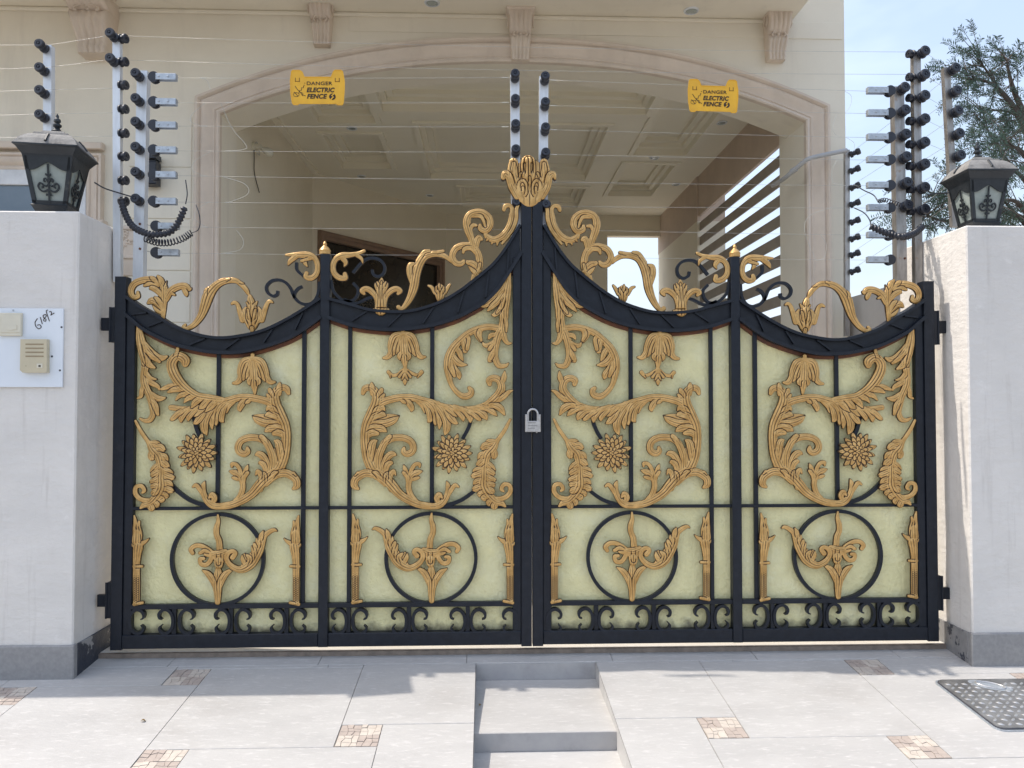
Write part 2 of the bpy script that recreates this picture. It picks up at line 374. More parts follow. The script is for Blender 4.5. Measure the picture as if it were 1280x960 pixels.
def WZ(y, x=400, Y=-.02): return P(x, y, Y)[2]
def path(pts, Y=-.02, n=8):
    return cat_rom([(P(x, y, Y)[0], P(x, y, Y)[2]) for x, y in pts], n)

# ------------------------------------------------------------------ traced strokes of the gilt ornaments
SCROLL = [
 [(548,633,4),(536,633,4.5),(523.7,630.6,5),(510.6,625,5.5),(499.4,617.5,6),(491,608,7),(484.4,600.6,7),(477,595,7),(468,589,6.5)],
 [(482,604,5),(470,592,6),(464.7,585.6,6.5),(459.5,573.4,6.5),(457,559.4,6.5),(456.3,545,6.5),(458.5,531,7),(464.7,517,7.5),(469.4,505.6,7),(471,496,6.5),(468.4,488.8,5.5),(462,484.5,4.8),(456,486,4.5),(453.5,491.5,3)],
 [(460,530,4),(470,524,6),(481,522.5,5.5),(490,521,4),(498.5,519.8,1.4)], [(460,533,4),(471,531,6),(483,529,5.5),(492,525.5,4.5),(498,521,1.4)],
 [(459,538,5),(468,535.5,6),(477,536,5),(483,539.5,1.5)], [(458,545,4),(465,541,5),(472,542,3)],
 [(463,525,3),(470,520,5),(478,518,4),(482,519.5,1.5)],
 [(466,518,3),(472,512,4.5),(478,509.5,3.5),(481,513,1.5)],
 [(471,500,3),(475,492,4),(477,487,3)], [(473,503,3),(478,496,3),(480,493,2)],
 [(466,492,4),(465,484,4),(464.5,479,2)],
 [(462,577,5),(464,564,5.5),(466,554,4.8),(470.5,551,2)], [(468,583,3.5),(470,572,3),(471,562,2)],
 [(474,597,5),(467.5,593,5.5),(458,591.3,5.5),(450.6,594,5.5),(444,599.7,5.2),(443,607,4.8),(447.5,611,2.4)],
 [(452,592,3),(447,591,2.2),(444,594,1.5)],
 [(480,597,4),(475,590.3,5),(473.5,573.4,5),(477,561,5),(482,552.5,5),(491,547.8,4.8),(503,547.2,4.8),(512.5,551,4.8),(516.5,558,4.8),(515,564.5,4.8),(509,567.5,4.5),(504.5,564.5,4),(505,560,2.5)],
 [(478,562,3),(483,551,4),(487,546,3.5),(489,544.5,1.5)],
 [(478,590,3),(481,578,4.5),(486,570,5),(491,567.5,4),(495,569,1.5)], [(481,592,3),(484,582,4),(488,578.5,3.5),(490.5,579.5,1.5)],
 [(489,612,4),(486.5,602,4.5),(488,594,4),(492,589,3),(494.5,594,1.5)], [(483,604,3.5),(482.5,595,3.5),(484,591,2)],
 [(477,600,3),(471,592,3.5),(467,590,2)],
 [(522,629,3.5),(514,620,4),(510.6,609,4),(512,600,4),(516,593.5,4.4),(522,590.5,4),(527.5,589,1.4)],
 [(511,607,3),(509,596,3.4),(506.5,587,3.4),(504.5,581.5,1.4)], [(510,599,2.5),(505.5,592,3),(503,590,1.4)],
 [(512,598,2.5),(514,588,3),(518.5,581,3),(524,580,2.8),(524.5,583.5,2)], [(515,600,2),(520,598,3),(523.5,597,2)],
 [(528,630.6,4),(541,633,4.5),(550.6,630.6,4.6),(557,623,4.4),(560,614.6,4),(560,607,3.4),(558.3,602,1.4)],
 [(560,619,3),(565,611,3.4),(569,606.5,3),(573,608.5,2)], [(549,630,3),(546,623,4),(549,618.5,4),(552.5,622,2)],
 # arm
 [(471,508,3.5),(478,503,5),(486,500,5),(500.3,497,5),(514.4,497,5),(528.4,500.5,5),(539.4,503,4.5),(552,507,4),(562.8,509.4,4),(581.6,511.5,4),(600.3,509.4,4)],
 [(505,498,3),(511,504,4.5),(514.5,510,4),(514,514,1.5)], [(500,499,2),(504,502,3),(507,504,1.5)],
 [(520,500,3),(529,507,4.5),(531.5,514,3),(532,516.5,1.5)],
 [(523,499,3),(533,507,4.5),(537,516,5),(537.5,524,4),(535,527.5,1.5)],
 [(530,500,3),(540,507,5),(545,518,5),(544.5,527,3.5),(544,532,1)],
 [(540,505,3),(547,515,4),(549.5,527,4),(549,536,1.5)],
 [(543,503,3),(552,514,5),(558,526,5.5),(558.5,536,5),(556,543.5,1.5)],
 [(548,504,3),(557,512,4),(563,521,5),(568,527,4),(572,529.5,1.5)],
 [(552,506,3),(562,512,4),(568,518,3),(572,520,1.5)],
 [(563,508,3),(572,514,4),(578,521,4),(579,526,1.5)], [(568,508,3),(580,513,4),(587,520,5),(588,527,2)],
 [(578,511,3),(590,516,4),(598,523,3.5),(601,525,1.5)]]
ARM_IN = [
 [(596,510,4),(607,507,5),(616,501,6),(623.7,492.5,6),(627,484,5.5),(624,475.5,5),(617.5,472.5,4.8),(611.5,475,4.5),(612,480,3.5)],
 [(627,480,3),(630,472,4),(631,464,1.5)], [(616,504,3),(628,497,4),(636,490,3),(640.5,488,1.5)],
 [(585,511,3),(598,514,4),(605,519,5),(608.5,524.5,1.5)], [(592,511,3),(606,510,4),(616,515,4),(621,519.5,1.5)],
 [(600,509,3),(616,506.5,4),(625,510,5),(630.5,518,2)]]
ARM_OUT = [
 [(278,500,4),(262,498,5.5),(247.5,495.5,5.5),(236,489,6),(226,480,6.8),(218,468,7.2),(214.5,456,6.8),(218.4,447.5,6.2),(225,445.5,6.2),(231.5,450,6.4),(231.5,455,4.6)],
 [(218,452,3),(221,441,3),(222,435.5,2.5)],
 [(225,482,4),(212,483,4),(203,486,2.5),(199.7,486.5,1.4)], [(230,486,4),(218,487,4),(210,490,2)], [(238,492,4),(226,494,3.6),(219.4,500,1.6)],
 [(244,495,4),(235,498,3.6),(230,503,1.6)], [(252,497,4),(244,503,4.5),(240,509,2)],
 [(262,498,4),(254,507,4.5),(250,510,2)], [(272,500,4),(264,508,4.5),(257,514.5,1.6)]]
BELL = [
 [(503.5,412,3.2),(503.5,417,3)], [(502,417,4),(493,421,6),(489,431,5.5),(489,440,5),(485,446,4),(479.5,447.5,2.5)],
 [(506,417,4),(514,421,6),(519,431,5.5),(521,440,5),(526,446,4),(531.4,446,2.2)],
 [(501,418,4),(497,428,4.5),(494,437,4),(492,444,1.6)], [(507,418,4),(511,428,4.5),(515,437,4),(519,445,1.6)],
 [(502,424,3),(499.5,433,4),(497,441,3)], [(506.5,424,3),(509,433,4),(512,440,3)],
 [(504,422,4),(505,435,6),(505.5,446,6.5),(506,454,4),(506.3,460,2.4)],
 [(503,438,3),(499,445,3.5),(500,450,1.5)], [(507,438,3),(511.5,445,3.5),(510,450,1.5)]]
FLEUR = [
 [(506.3,457,2.6),(506,468,4),(506,476,3.6),(506,481,1.4)], [(504,462,2.5),(497,468,2.8),(490,469,3),(485.5,465,3.2)], [(508,462,2.5),(516,467,2.8),(523,469,3),(527,465,3.4)],
 [(505,463,2),(499,471,2.6)], [(507,463,2),(513,471,2.6)], [(506,468,3),(502,475,1.5)], [(506,468,3),(510,475,1.5)], [(487,468,2),(488,472,1.6)], [(525,468,2),(522,472,1.6)]]
CORNER_IN = [
 [(636.6,340,2.5),(635.6,350,3.8),(633.8,361,5.8),(632,373,6.8),(630,386,7),(630,397.5,6),(628.5,410,6),(629,417,5),(631,424,4),(634.7,428.8,3),(639.4,428.8,1.5)],
 [(634,350,2.5),(626,363,4.5),(616,373.5,5.5),(607,380,5),(600.5,382,2)], [(632,360,3),(624,374,4.5),(616,382,4),(610,388,2)],
 [(630,375,3),(624,387,4),(619,393,3.5),(615,393.5,1.5)], [(632,368,3),(627,382,3.4),(621,391,2)], [(630,392,3),(633,404,3),(633,414,2)],
 [(630,407,4),(624,409.7,4.4),(610,408.5,4.5),(596,411.6,4.5),(585,417,4.6),(575.6,425,5),(567,434.4,5.6),(561.5,445.6,6),(560,457,6),(560.6,468,4.5),(564.4,481,3.6),(572,491,3.8),(580,495.5,4.5),(587.5,493.5,4.5),(589.3,488.5,4),(586.5,485,3)],
 [(592,412,3),(598,420,4.5),(601.5,426,3)], [(603,409,3),(599,417,4),(602,426,2)],
 [(578,421,3),(581,430,5),(581.5,438,4),(578,438,1.5)], [(582,418,3),(586,424,3),(584,436,3)],
 [(568,432,3),(574,440,4),(577,449,3),(578,452.5,1.5)], [(563,440,4),(569,450,5),(576,455,4),(583.5,456,1.5)],
 [(562,450,4),(568,461,4.5),(573,468,4.5),(574.5,473.5,1.5)], [(561,452,4),(565,462,4),(568,470,2.5)],
 [(626,412,5),(622.5,420,5.5),(619.7,431.6,5),(618.8,442.8,4.5),(620.6,452,4.5),(624.4,457.2,4),(631.9,457,3),(635.6,454,1.5)],
 [(622,418,3),(614,419,3.5),(611,423,2)], [(622,424,3),(613,431,4),(606,431.5,3),(603.5,428,1.5)],
 [(619,436,3),(614,445,4),(611.5,451,2.5),(615,452,1)], [(618,428,3),(612,436,3),(611,438,1.5)]]
CORNER_OUT = [
 [(173.4,408.4,3.5),(175,420.6,5.5),(178,435.6,7),(182,448.8,7),(181,460,5.2),(179.5,471,4.8),(181,480.6,5.5),(183,486,5),(187.5,496,5),(190,507.5,4.4),(191,517,4),(187.5,524.5,4),(181,526,3),(175,523.4,2)],
 [(176,425,4),(186,438,5.5),(196,446,5),(203,447.5,4),(208.5,445.5,2)], [(180,432,3),(190,445,4),(199,452,2.5)], [(174,420,3),(176,440,3.5),(180,455,3)],
 [(180,445,4),(186,455,4.4),(193,459.5,2)], [(180,462,3),(187,472,3.5),(195,474,1.5)], [(182,474,3),(190,479,4),(197,483,3),(199,487.5,1.5)],
 [(181,478,3),(177,488,3.5),(176,495,3),(171.5,498,1.5)], [(186,490,3),(196,497.5,4.5),(203,498,3),(206.5,497,1.5)], [(188,497,3),(194,507,4.2),(197,518,2.5)]]
PEND = [[(637.8,524.4,2),(631,537.5,2.8),(621.9,550.6,3.2),(616,560,6),(608.5,569,6.4),(605.5,583,5),(605,597,6.4),(605,608,7.4),(610.6,618.4,6.6),(619,626.8,5),(627,629,4),(631.5,633,2)],
 [(612,618,3),(620,623.5,3.4),(631,622,3.5),(637.7,615,3.5),(637,607,3.2),(630.5,605.5,3.2),(626.8,611,3),(629.5,614,2)]]
for (a, b, c) in [((618,552),(612,553),(606.5,556)),((613,558),(607,557),(601.5,561)),((608,568),(602,569),(598.5,575)),((606,574),(601,578),(596.6,582)),
                  ((605,586),(597,588),(592,590)),((605,590),(596,594),(589.5,595.5)),((605,601),(597,602),(592.5,606)),((605,606),(597,610),(591,612)),((608,613),(602,617),(598,618.5)),
                  ((611,619),(606,622),(603.5,621)),((616,624),(612,628),(611.5,629)),((621,627),(618,632),(618,635)),
                  ((616,560),(618,567),(617.2,573)),((607,578),(613,583),(618.5,589)),((606,586),(613,590),(618,593)),((605,594),(613,599),(619.5,600.5)),((606,602),(613,606),(618,606)),((606,609),(613,613),(617,615))]:
    PEND.append([a+(3.6,), b+(5.0,), ((b[0]+c[0]*2)/3, (b[1]+c[1]*2)/3, 3.6), c+(1.2,)])
def rosette(cx, cy):
    S = [[.8, (cx-.6, cy, 9), (cx+.6, cy, 9)]]
    for n, r0, r1, w, h in ((15, 8, 24.5, 3.5, .7), (14, 6, 19, 3.1, .95), (11, 3, 13, 2.8, 1.25), (7, 1.5, 7.5, 2.2, 1.5), (3, .3, 3, 1.8, 1.8)):
        for k in range(n):
            a = 2*pi*(k+(.5 if n in (14, 7) else 0))/n+.07*sin(k*5); ca, sa = cos(a), sin(a); rr = r1*(1+.05*sin(3*k+n))
            S.append([h, (cx+ca*r0, cy+sa*r0, 1.6), (cx+ca*(r0+rr)/2, cy+sa*(r0+rr)/2, w), (cx+ca*rr*.88, cy+sa*rr*.88, w*.75), (cx+ca*rr, cy+sa*rr, 1)])
    return S
MEDAL = [
 [(539.5,642,1.5),(539,650,3),(541,658,4),(541,666,4),(538,674,4.2),(537,684,4.4)],
 [(530,688,4),(538,691,5.5),(546,690,4)], [1.2, (533,691,3),(533,696,2.5)], [1.2, (538,688,3),(538,695,3)], [1.2, (543,691,3),(543,696,2.5)],
 [(538,700,6.4),(538,704,5.6)], [1.3, (538,699,3.4),(538,702,3)], [(539,708,3),(539,716,5.5),(540,728,6.4),(539.5,740,5),(539.5,751,3.8)],
 [(538,735,3),(535,725,4.4),(530,716,4.4),(522.5,710.5,2.5)], [(542,735,3),(545,725,4.4),(551,716,4.2),(558.5,711,1.5)],
 [(521,695,3.6),(517.5,690,3.2),(521,687,3),(527,690,3.5),(528.5,697,3.5),(523,705,4),(513,710,4.6),(505,708,6),(497,702,6.5),(491,693,6),(487,684,6),(484,675,5),(481,668,4),(475,663,3.5),(469,660.5,2.8),(465.5,662,1.3)],
 [(508,708,4),(503,697,4.4),(506,691.5,2.2)], [(503,706,3),(508,698,3.4),(509,692,1.4)], [(497,700,3.4),(496.5,692,4),(496,688,1.5)], [(500,704,3),(499,696,3.6),(503,692,2)], [(493,694,3),(494,686,4),(496.6,681,1.6)],
 [(489,686,3),(489,677,4),(490.5,671.5,1.6)], [(486,678,3),(485,668,3.6),(482.8,662,1.5)], [(490,688,3),(493,680,3),(494,677,1.5)],
 [(545,690,3),(552,685,3.6),(560,680.5,3.4),(568,680.5,3.4),(573,685,3.5),(571,689.5,3)], [(547,692,3),(555,687,3.6),(562,689.5,2.6)],
 [(546,691,3),(549,699,3.4),(554,704,3.4),(560,703,3.4),(561.5,697,3),(557,696.3,2.6)], [(549,693,2.5),(553,692,2.5),(556,691,2)]]
def torch(a, s):
    """half torch against the edge of the bay, axis at a, body on side s"""
    return [[(a+2*s,643,1.4),(a+3.4*s,650,2.8),(a+4*s,660,4),(a+4*s,673,4.2)], [(a+8*s,650,1.8),(a+7.5*s,656,2.6),(a+9.5*s,665,3),(a+9*s,673,3.2)], [1.2, (a+4*s,652,1.6),(a+7*s,662,1.8),(a+5.5*s,672,2)],
            [1.15, (a+3*s,679,4.6),(a+10*s,678,4),(a+16*s,675,2.6),(a+20*s,671.5,1.3)], [.85, (a+5*s,664,5),(a+5*s,674,6)], [1.0, (a+7*s,682,6.6),(a+6*s,690,5.6),(a+5*s,701,4.8)], [(a+5*s,690,4.8),(a+5*s,720,4.8),(a+5*s,751,4.6)],
            [1.25, (a+3*s,710,1.5),(a+3*s,748,1.4)], [1.25, (a+7*s,710,1.5),(a+7*s,748,1.4)], [1.3, (a+1.5*s,706,2.2),(a+12*s,706,2.2)], [1.2, (a+2*s,753.5,2.6),(a+12.5*s,751.5,2.3)]]
TOP_CLUSTER = [
 [(203.5,397,2.8),(204,385,4),(205,372,4.6),(205,360,5),(201,352,4.6)], [(202,354,4),(192,350,4.6),(179,350,4.6),(168,354.5,4.6),(163.5,363,4.2),(166,371,4),(172,370.5,3.4),(172,365.5,2.5)],
 [(204,360,4),(201,350,4),(197,345,2)], [(198,356,3),(192,349,3.6),(188,346,1.6)], [(196,358,3),(187,355,3.2),(180,357,2)], [(204,372,3),(197,364,4),(190,360,3.6),(187,361,1.5)],
 [(204,390,3),(197,380,5),(190,376,5),(184.5,379,2)], [(204,384,3),(198,375,3.4),(193,371,1.5)], [(203,392,2.5),(196,388,3),(191,382,1.5)],
 [(206,361,2.2),(208,351,1)], [(207,374,4),(213,364,4.8),(222,358.5,4.8),(231,357.5,4.6),(236,361,3.5),(238.5,360,1.5)], [(228,358,3),(232,366,3.6),(233,370,1.5)], [(213,366,3),(218,368.5,1.8)]]
TOP_S = [[(231,406,2.2),(229,409,2.6),(233,411,3),(240,407.5,3.6),(246,402,4.2),(252,393,5.2),(256,382,6.6),(260,370,7.4),(266,361,6),(274,354,5),(284,350.5,4.4),(295,351,3.8),(303,357,3.5),(308,363,3.4),(310.5,368,2)],
         [(258,374,3),(257,364,3),(260,359,1.5)], [(280,351,3),(287,348.5,2)], [(298,352,2.5),(304,354,1.6)]]
TOP_TULIP = [[(315,412,2.4),(315,405,8),(315,397,10.5),(314.5,388,8.5)], [1.2, (314,407,2.6),(307,400,4),(305,391,4),(307,384,1.6)], [1.2, (316,407,2.6),(323,400,4),(325,391,4),(323,384,1.6)],
         [1.25, (315,408,2.4),(311,398,3.4),(310,388,2.6)], [1.25, (315,408,2.4),(319,398,3.4),(320,388,2.6)], [1.4, (314.5,390,4),(314,380,5.5),(312.5,372,3.5),(312,368.5,1.4)],
         [1.2, (312,384,3),(308,378,1.6)], [1.2, (317,384,3),(321,377,1.6)],
         [(303,400,4),(299.5,389,3.6),(297,381,3),(293,378,2.8),(289.5,379.5,2)], [(327,400,4),(331,387,3.6),(334.5,378.5,3),(338,376.5,2.6),(340.5,378,1.8)], [(315,413,3),(315,410,3)]]
POST_L = [[(357,318.5,1.5),(366,318.5,3),(376,318.5,4.4),(386,318.8,4.6),(393.5,323,4),(397,332,4),(395.5,342,4),(389,347.5,4),(382.5,346,3.6),(383,341.5,3.2)], [(370,320,4),(363,326,3.4),(360,331,1.4)], [(382,321,4),(381,328,3.2),(384,333,1.4)], [(388,323,2.6),(377,326,2.4)]]
POST_R = [[(455,313.5,2.2),(448,316.5,2.6),(438,318.5,3.6),(428,319.5,4.6),(420,323.5,4),(416,332,4),(417.5,341,4),(424,347,4),(431.5,347.5,3.6),(431,342.5,3.2)], [(445,318,3),(451.5,323,2.6),(453.5,329,1.2)], [(428,322,4),(432,328,3.2),(430,333,1.2)]]
TOP_FLEUR = [[(477,348,1.4),(476.5,355,4.5),(476,366,6.4),(476,376,7.2),(476,387,8.2)], [1.1, (472,385,3),(470,372,3.4),(464,364,4.2),(457.5,361,4),(452.5,363.5,3.6),(455,367,2.4)], [1.1, (480,385,3),(482,372,3.4),(488,364,4.2),(495,361,4),(500,363.5,3.6),(497.5,367,2.4)],
         [(474,367,3),(470,358,2.4),(469,354,1.3)], [(479,367,3),(483,358,2.4),(484.5,354,1.3)], [(475,359,3),(471.5,352.5,1.6)], [(478.5,359,3),(482,352.5,1.6)], [1.25, (476,386,2),(476,362,2),(477,352,1.4)], [(467,387,2.2),(485,387,2.2)]]
TOP_S2 = [[(498,384,3.2),(502,386.5,3),(508,380,4),(513.5,370,5),(517.5,358,6),(520,343,6),(524,330,6),(530.5,321,5.4),(540,317.5,4.6),(551,318,4),(559,322,3.4),(563.5,326.5,2.4)],
         [(515,354,3),(512,341,4.2),(512.5,332,3.8),(517,329.5,2.4)], [(522,326,3),(530,315.5,3.2),(537,313.5,2.4)], [(543,316,3),(554,313.8,2.4)]]
TOP_CUP = [[(550,377,2),(550,372,5.4),(550,365,7.4),(550,361,6.4)], [(544,366,3),(539.5,359,2.6),(535.5,357,1.8)], [(556,366,3),(560,359,2.6),(562.5,355.5,1.8)], [1.2, (550,370,2.5),(546,363,2.4),(545,358.5,1.3)], [1.2, (550,370,2.5),(554,363,2.4),(555,358.5,1.3)], [1.3, (550,366,2.6),(549,359,2.4),(548.8,354.5,1.3)]]
TOP_VOL = [[(590,350,2),(594,342,4.2),(599,333,5),(599,322,5),(595,312,4.6),(587.5,307,4.2),(578,307,4.5),(569.5,311,4.5),(565.5,319.5,4.5),(568.5,327.5,4.5),(575,330,4),(580,327,3.4)],
         [(596,317,3),(589,310.5,3.4),(581,311,3.2),(579,315.5,2.2)], [(599,338,4),(592,330,4.6),(585,328,3.4),(585,326,2)], [(597,344,3),(591,338,3.2),(586,333,1.5)], [(598,340,3),(600,330,2.5)],
         [(594,313,4),(596,303,4.4),(598.5,297.5,4.4),(602,299,2.5)], [(592,309,4),(589,298,4.6),(585.5,288,5.4),(583.5,277,5.4),(587,268.5,4.8),(595,265,4.6),(604,266,4.6),(611.5,272.5,4.8),(612.5,281.5,4.8),(607.5,288,4.6),(601,286,4),(600,281.5,2.8)],
         [(588,287,2.5),(591,281.5,3),(595.5,281.5,2.2)], [(590,270,2.4),(600,270,3),(604,275,2.6),(606.5,283,2)]]
TOP_C = [[(606,290,2.5),(609.5,296,4),(617,299.5,4.6),(626,296.5,5),(633,290,5),(638,281,5),(640,270.5,4.6),(640.5,262.5,3.6),(637.5,257,3),(632,257.5,3.4),(630,262,2.8)],
         [(628,304,2),(634,296,3),(641,286,3.2),(645.3,273,3.2),(645.5,263,3),(648,255,2.4)], [(616,301,3),(614.5,305,1.4)], [(622,301,3),(621.5,306.5,1.4)], [(611,297,3),(608,301,1.3)]]
CROWN = [[.75, (652,249,4),(662,251,4),(673,249,4)], [.62, (662,246,13),(662,236,19),(662,226,20),(662,217,19)],
         [.9, (650,238,5),(642,224,7),(641,212,7),(642,203,6)], [1.2, (646,226,2),(643,214,4.4),(642.5,205,3)], [.9, (674,238,5),(681,224,6.6),(681,212,6.6),(680,203,5.2)], [1.2, (677,226,2),(680,214,4),(680,205,2.8)],
         [1.0, (661,232,6),(660.3,214,9.6),(660.3,203,9.2)], [1.3, (660.3,224,2),(660.3,209,5.6),(660.3,201,5)], [1.5, (655.5,220,1.5),(655.5,206,1.6)], [1.5, (665,220,1.5),(665,206,1.6)],
         [1.0, (646,246,3.6),(640,234,4.6),(636.5,222,5),(631.5,217.5,4.6),(629,222,3.2)], [1.0, (678,246,3.6),(684,234,4.6),(686.5,221,4.8),(691.5,217.5,3.9),(694,223,2)],
         [1.3, (655,247,2),(648.5,238,2.3),(649,229,2.3),(654,226,2.3),(658.5,233,2.3),(658,241,2.2),(655,247,1.6)], [1.3, (669,247,2),(675,238,2.3),(674.5,229,2.3),(670,226,2.3),(665.5,233,2.3),(666,241,2.2),(669,247,1.6)],
         [1.5, (654,240,2.2),(653.5,235,2.2)], [1.5, (670,240,2.2),(670,235,2.2)], [1.35, (662,249,2),(662,232,2.4),(662,222,1.6)], [1.3, (648,225,1.8),(651,217,2)], [1.3, (676,225,1.8),(672,217,2)]]


to1 = lambda dy=0.0, sx=1.0: (lambda x, y: (272-(x-542)*sx, y+dy))
RAIL1_U = [(157,370),(176,383),(197,394.7),(220,408.5),(253,419.5),(280,422.5),(307.5,419),(329,413.7),(351,404),(374,391),(401,373.5)]
RAIL1_L = [(157,393),(168,402),(183,414),(215.6,430),(245,438),(268,441.5),(295,442),(320,438),(345,430.5),(370,420),(402,398)]
RAIL2_U = [(410,373.5),(440,381.5),(462,387.5),(489,390),(516.5,388.5),(549,378.7),(574,364.7),(590,352.8),(606,340),(618,329),(632,311),(650,282)]
RAIL2_L = [(410,398),(440,408),(470,412.5),(495,413.5),(520,411.5),(545,407),(570,399),(590,389),(607,378.5),(622,363),(637,341),(652,317)]
def zinterp(pts):
    xs = [p[0] for p in pts]; zs = [p[1] for p in pts]
    return lambda x: float(np.interp(x, xs, zs))
def gate_leaf(mir, label):
    root = thing('gate_leaf', ((2*XC-WX(150) if mir else WX(150)), 0, 0), label, 'gate', 'pair of ornate driveway gate leaves')
    B = lambda mb, name, m='iron', parent=root, smooth=False: mb.build(name, m, parent, smooth, mir)
    R = lambda name, st, **k: relief(name, st, root, mirror=mir, **k)
    zb = WZ(808); zt = WZ(791); h757 = WZ(757, 272); h635 = WZ(635, 272)
    # frame
    B(MB().box(WX(143), WX(157), -.032, .024, WZ(812, 150), WZ(346, 150), .002), 'hinge_stile')
    B(MB().box(WX(157.2), WX(168), -.022, .016, zb, WZ(394, 162), .002), 'inner_stile')
    B(MB().box(WX(400), WX(412), -.034, .020, zb, WZ(318), .0025), 'middle_post')
    B(MB().box(WX(651.5), WX(664.4), -.034, .024, zb-.006, WZ(252, 655), .0025), 'meeting_stile')
    B(MB().box(WX(641), WX(651.3), -.024, .016, zb, WZ(322, 646), .002), 'inner_stile')
    mb = MB().box(WX(157.2), WX(399.8), -.030, .020, zb, zt, .003); mb.box(WX(412.2), WX(651.3), -.030, .020, zb, zt, .003)
    B(mb, 'bottom_rail')
    for U, Lw, ribs in ((RAIL1_U, RAIL1_L, [((186,408),(206,400.5)),((238,431),(257,423)),((282,436),(300,423)),((330,428),(341,411.5)),((369,412),(379,391)),((166,393),(184,391))]),
                        (RAIL2_U, RAIL2_L, [((440,401),(459,389)),((485,408),(502,392)),((529,404),(542,384)),((572,391),(580,364)),((607,372),(611,339)),((634,341),(636,309))])):
        u = path(U); l = path(Lw); fu, fl = zinterp(u), zinterp(l)
        mb = MB(); mb.ribbon(u, .0125, -.042, .018); mb.ribbon([(x, z+.004) for x, z in l], .0145, -.044, .018)
        xs = np.linspace(u[0][0], u[-1][0], 60); V = []; Fc = []
        for k, x in enumerate(xs): V += [(x, -.018, fl(x)+.004), (x, -.018, fu(x)), (x, .006, fu(x)), (x, .006, fl(x)+.004)]
        for k in range(59):
            for j in range(4): Fc.append((k*4+j, k*4+4+j, k*4+4+(j+1) % 4, k*4+(j+1) % 4))
        mb.add(V, Fc)
        for a, b in ribs: mb.ribbon(path([a, b], n=2), .0075, -.031, -.010)
        B(mb, 'arched_rail')
        B(MB().ribbon([(x, z-.011) for x, z in l], .014, -.012, .008), 'rail_shade_lip', 'rust')  # strip below the rail: its under-shadow put into a rust colour
        # sheet
        x0, x1 = (WX(166, .01), WX(404, .01)) if U is RAIL1_U else (WX(408, .01), WX(645, .01))
        xs = np.linspace(x0, x1, 40); V = []; Fc = []
        zl = WZ(800, 400, .01)
        for x in xs: V += [(x, .006, zl), (x, .006, (fu(x)+fl(x))/2), (x, .011, (fu(x)+fl(x))/2), (x, .011, zl)]
        for k in range(39):
            for j in range(4): Fc.append((k*4+j, k*4+4+j, k*4+4+(j+1) % 4, k*4+(j+1) % 4))
        m2 = MB(); m2.add(V, Fc); B(m2, 'backing_sheet', 'sheet')
    # thin bars
    for y, hh, yf in ((635, .0088, -.020), (757, .013, -.0262)):
        for a, b in ((168, 400), (412, 641)):
            z = h635 if y == 635 else h757
            B(MB().box(WX(a)-.004, WX(b)+.004, yf, -.004, z-hh/2*2, z+hh/2*2*.6, .0015), 'cross_bar')
    l1 = zinterp(path(RAIL1_L)); l2 = zinterp(path(RAIL2_L))
    for x, w, y1, f in ((272.5, 5.2, 635, l1), (379.5, 5.4, 757, l1), (437, 5.0, 757, l2), (540, 5.2, 635, l2)):
        X0, X1 = WX(x-w/2), WX(x+w/2); B(MB().box(X0, X1, -.018, -.003, WZ(y1), f((X0+X1)/2)+.006, .0015), 'upright_bar')
    for cx in (272, 538.8):
        c = P(cx, 699.5 if cx < 300 else 698, -.02); r = 55.5*mpp(-.02)
        B(MB().ribbon([(c[0]+r*cos(2*pi*k/64), c[2]+r*sin(2*pi*k/64)) for k in range(65)], .0155, -.024, -.005), 'iron_ring')
    for arc in ([(242,505),(241,514),(242.5,523),(246,537),(252,550)], [(206,594),(213,605),(224,616),(238,625.5),(255,631.5),(272,634.5)]):
        B(MB().ribbon(path(arc), .0165, -.022, -.006), 'iron_arc')
        q = [(589,514),(588.5,525),(585,536),(578,549)] if arc[0][0] > 230 else [(542+(272-x), y) for x, y in arc]
        B(MB().ribbon(path([p[:2] for p in q]), .0165, -.022, -.006), 'iron_arc')
    # bottom row of C scrolls
    k = mpp(-.02)
    def cscroll(cx, s):
        pts = [(cx+s*a, b) for a, b in [(17.5,774),(20.8,772.5),(21.5,768),(19,764),(14,761.8),(9,763.5),(5.3,768.5),(4,776),(5.3,784.5),(9.5,790),(15,791.5),(19.5,789),(21,784.5),(18,781)]]
        B(MB().ribbon(path(pts, n=5), .0120, -.027, -.006, taper=lambda t: .35+.75*min(1, min(t, 1-t)*6)), 'c_scroll')
    for cx in (220.5, 291, 360, 437, 512, 585):
        B(MB().box(WX(cx-2.6), WX(cx+2.6), -.0215, -.004, zt-.003, h757+.004), 'short_bar')
        cscroll(cx, -1); cscroll(cx, 1)
    cscroll(158.5, 1); cscroll(412, 1) if False else None; cscroll(650.5, -1)
    # iron scrollwork above the rail
    for pts in ([(347,363.4),(346,368),(341,370),(334.4,365.6),(333,358),(338.8,351.4),(347.5,349.8),(356,352.5),(362.8,360),(367,370),(373.7,377.7),(382.5,380.4),(391,377.7),(397.3,367.8),(399,352)],
                [(377.6,358),(372,361),(368,367),(367.5,373)], [(379,345),(371,337),(370.5,328)],
                [(413.5,350),(416,362),(420.5,368.6),(428.4,375),(439.4,376),(446,370),(447.3,361),(441,353.6)],
                [(441,341),(448.7,331.7),(456.4,324.5),(465,322.4),(475,325),(480.6,332.8),(479.2,341.6),(472.8,345.5),(466.5,342.6),(465,337)], [(430,374),(445,379),(462,372),(476,371)]):
        B(MB().ribbon(path(pts, n=6), .0125, -.022, -.004), 'iron_scroll')
    # post finial
    x, _, z = P(406, 318, -.01)
    auto_smooth(B(MB().lathe((x, -.008, z), (0, 0, 1), [(.024, 0), (.025, .004), (.024, .011), (.026, .018), (.018, .03), (.009, .038), (.0075, .043), (.009, .047), (.005, .056), (.001, .060)], 20), 'post_finial', 'gold', smooth=True))
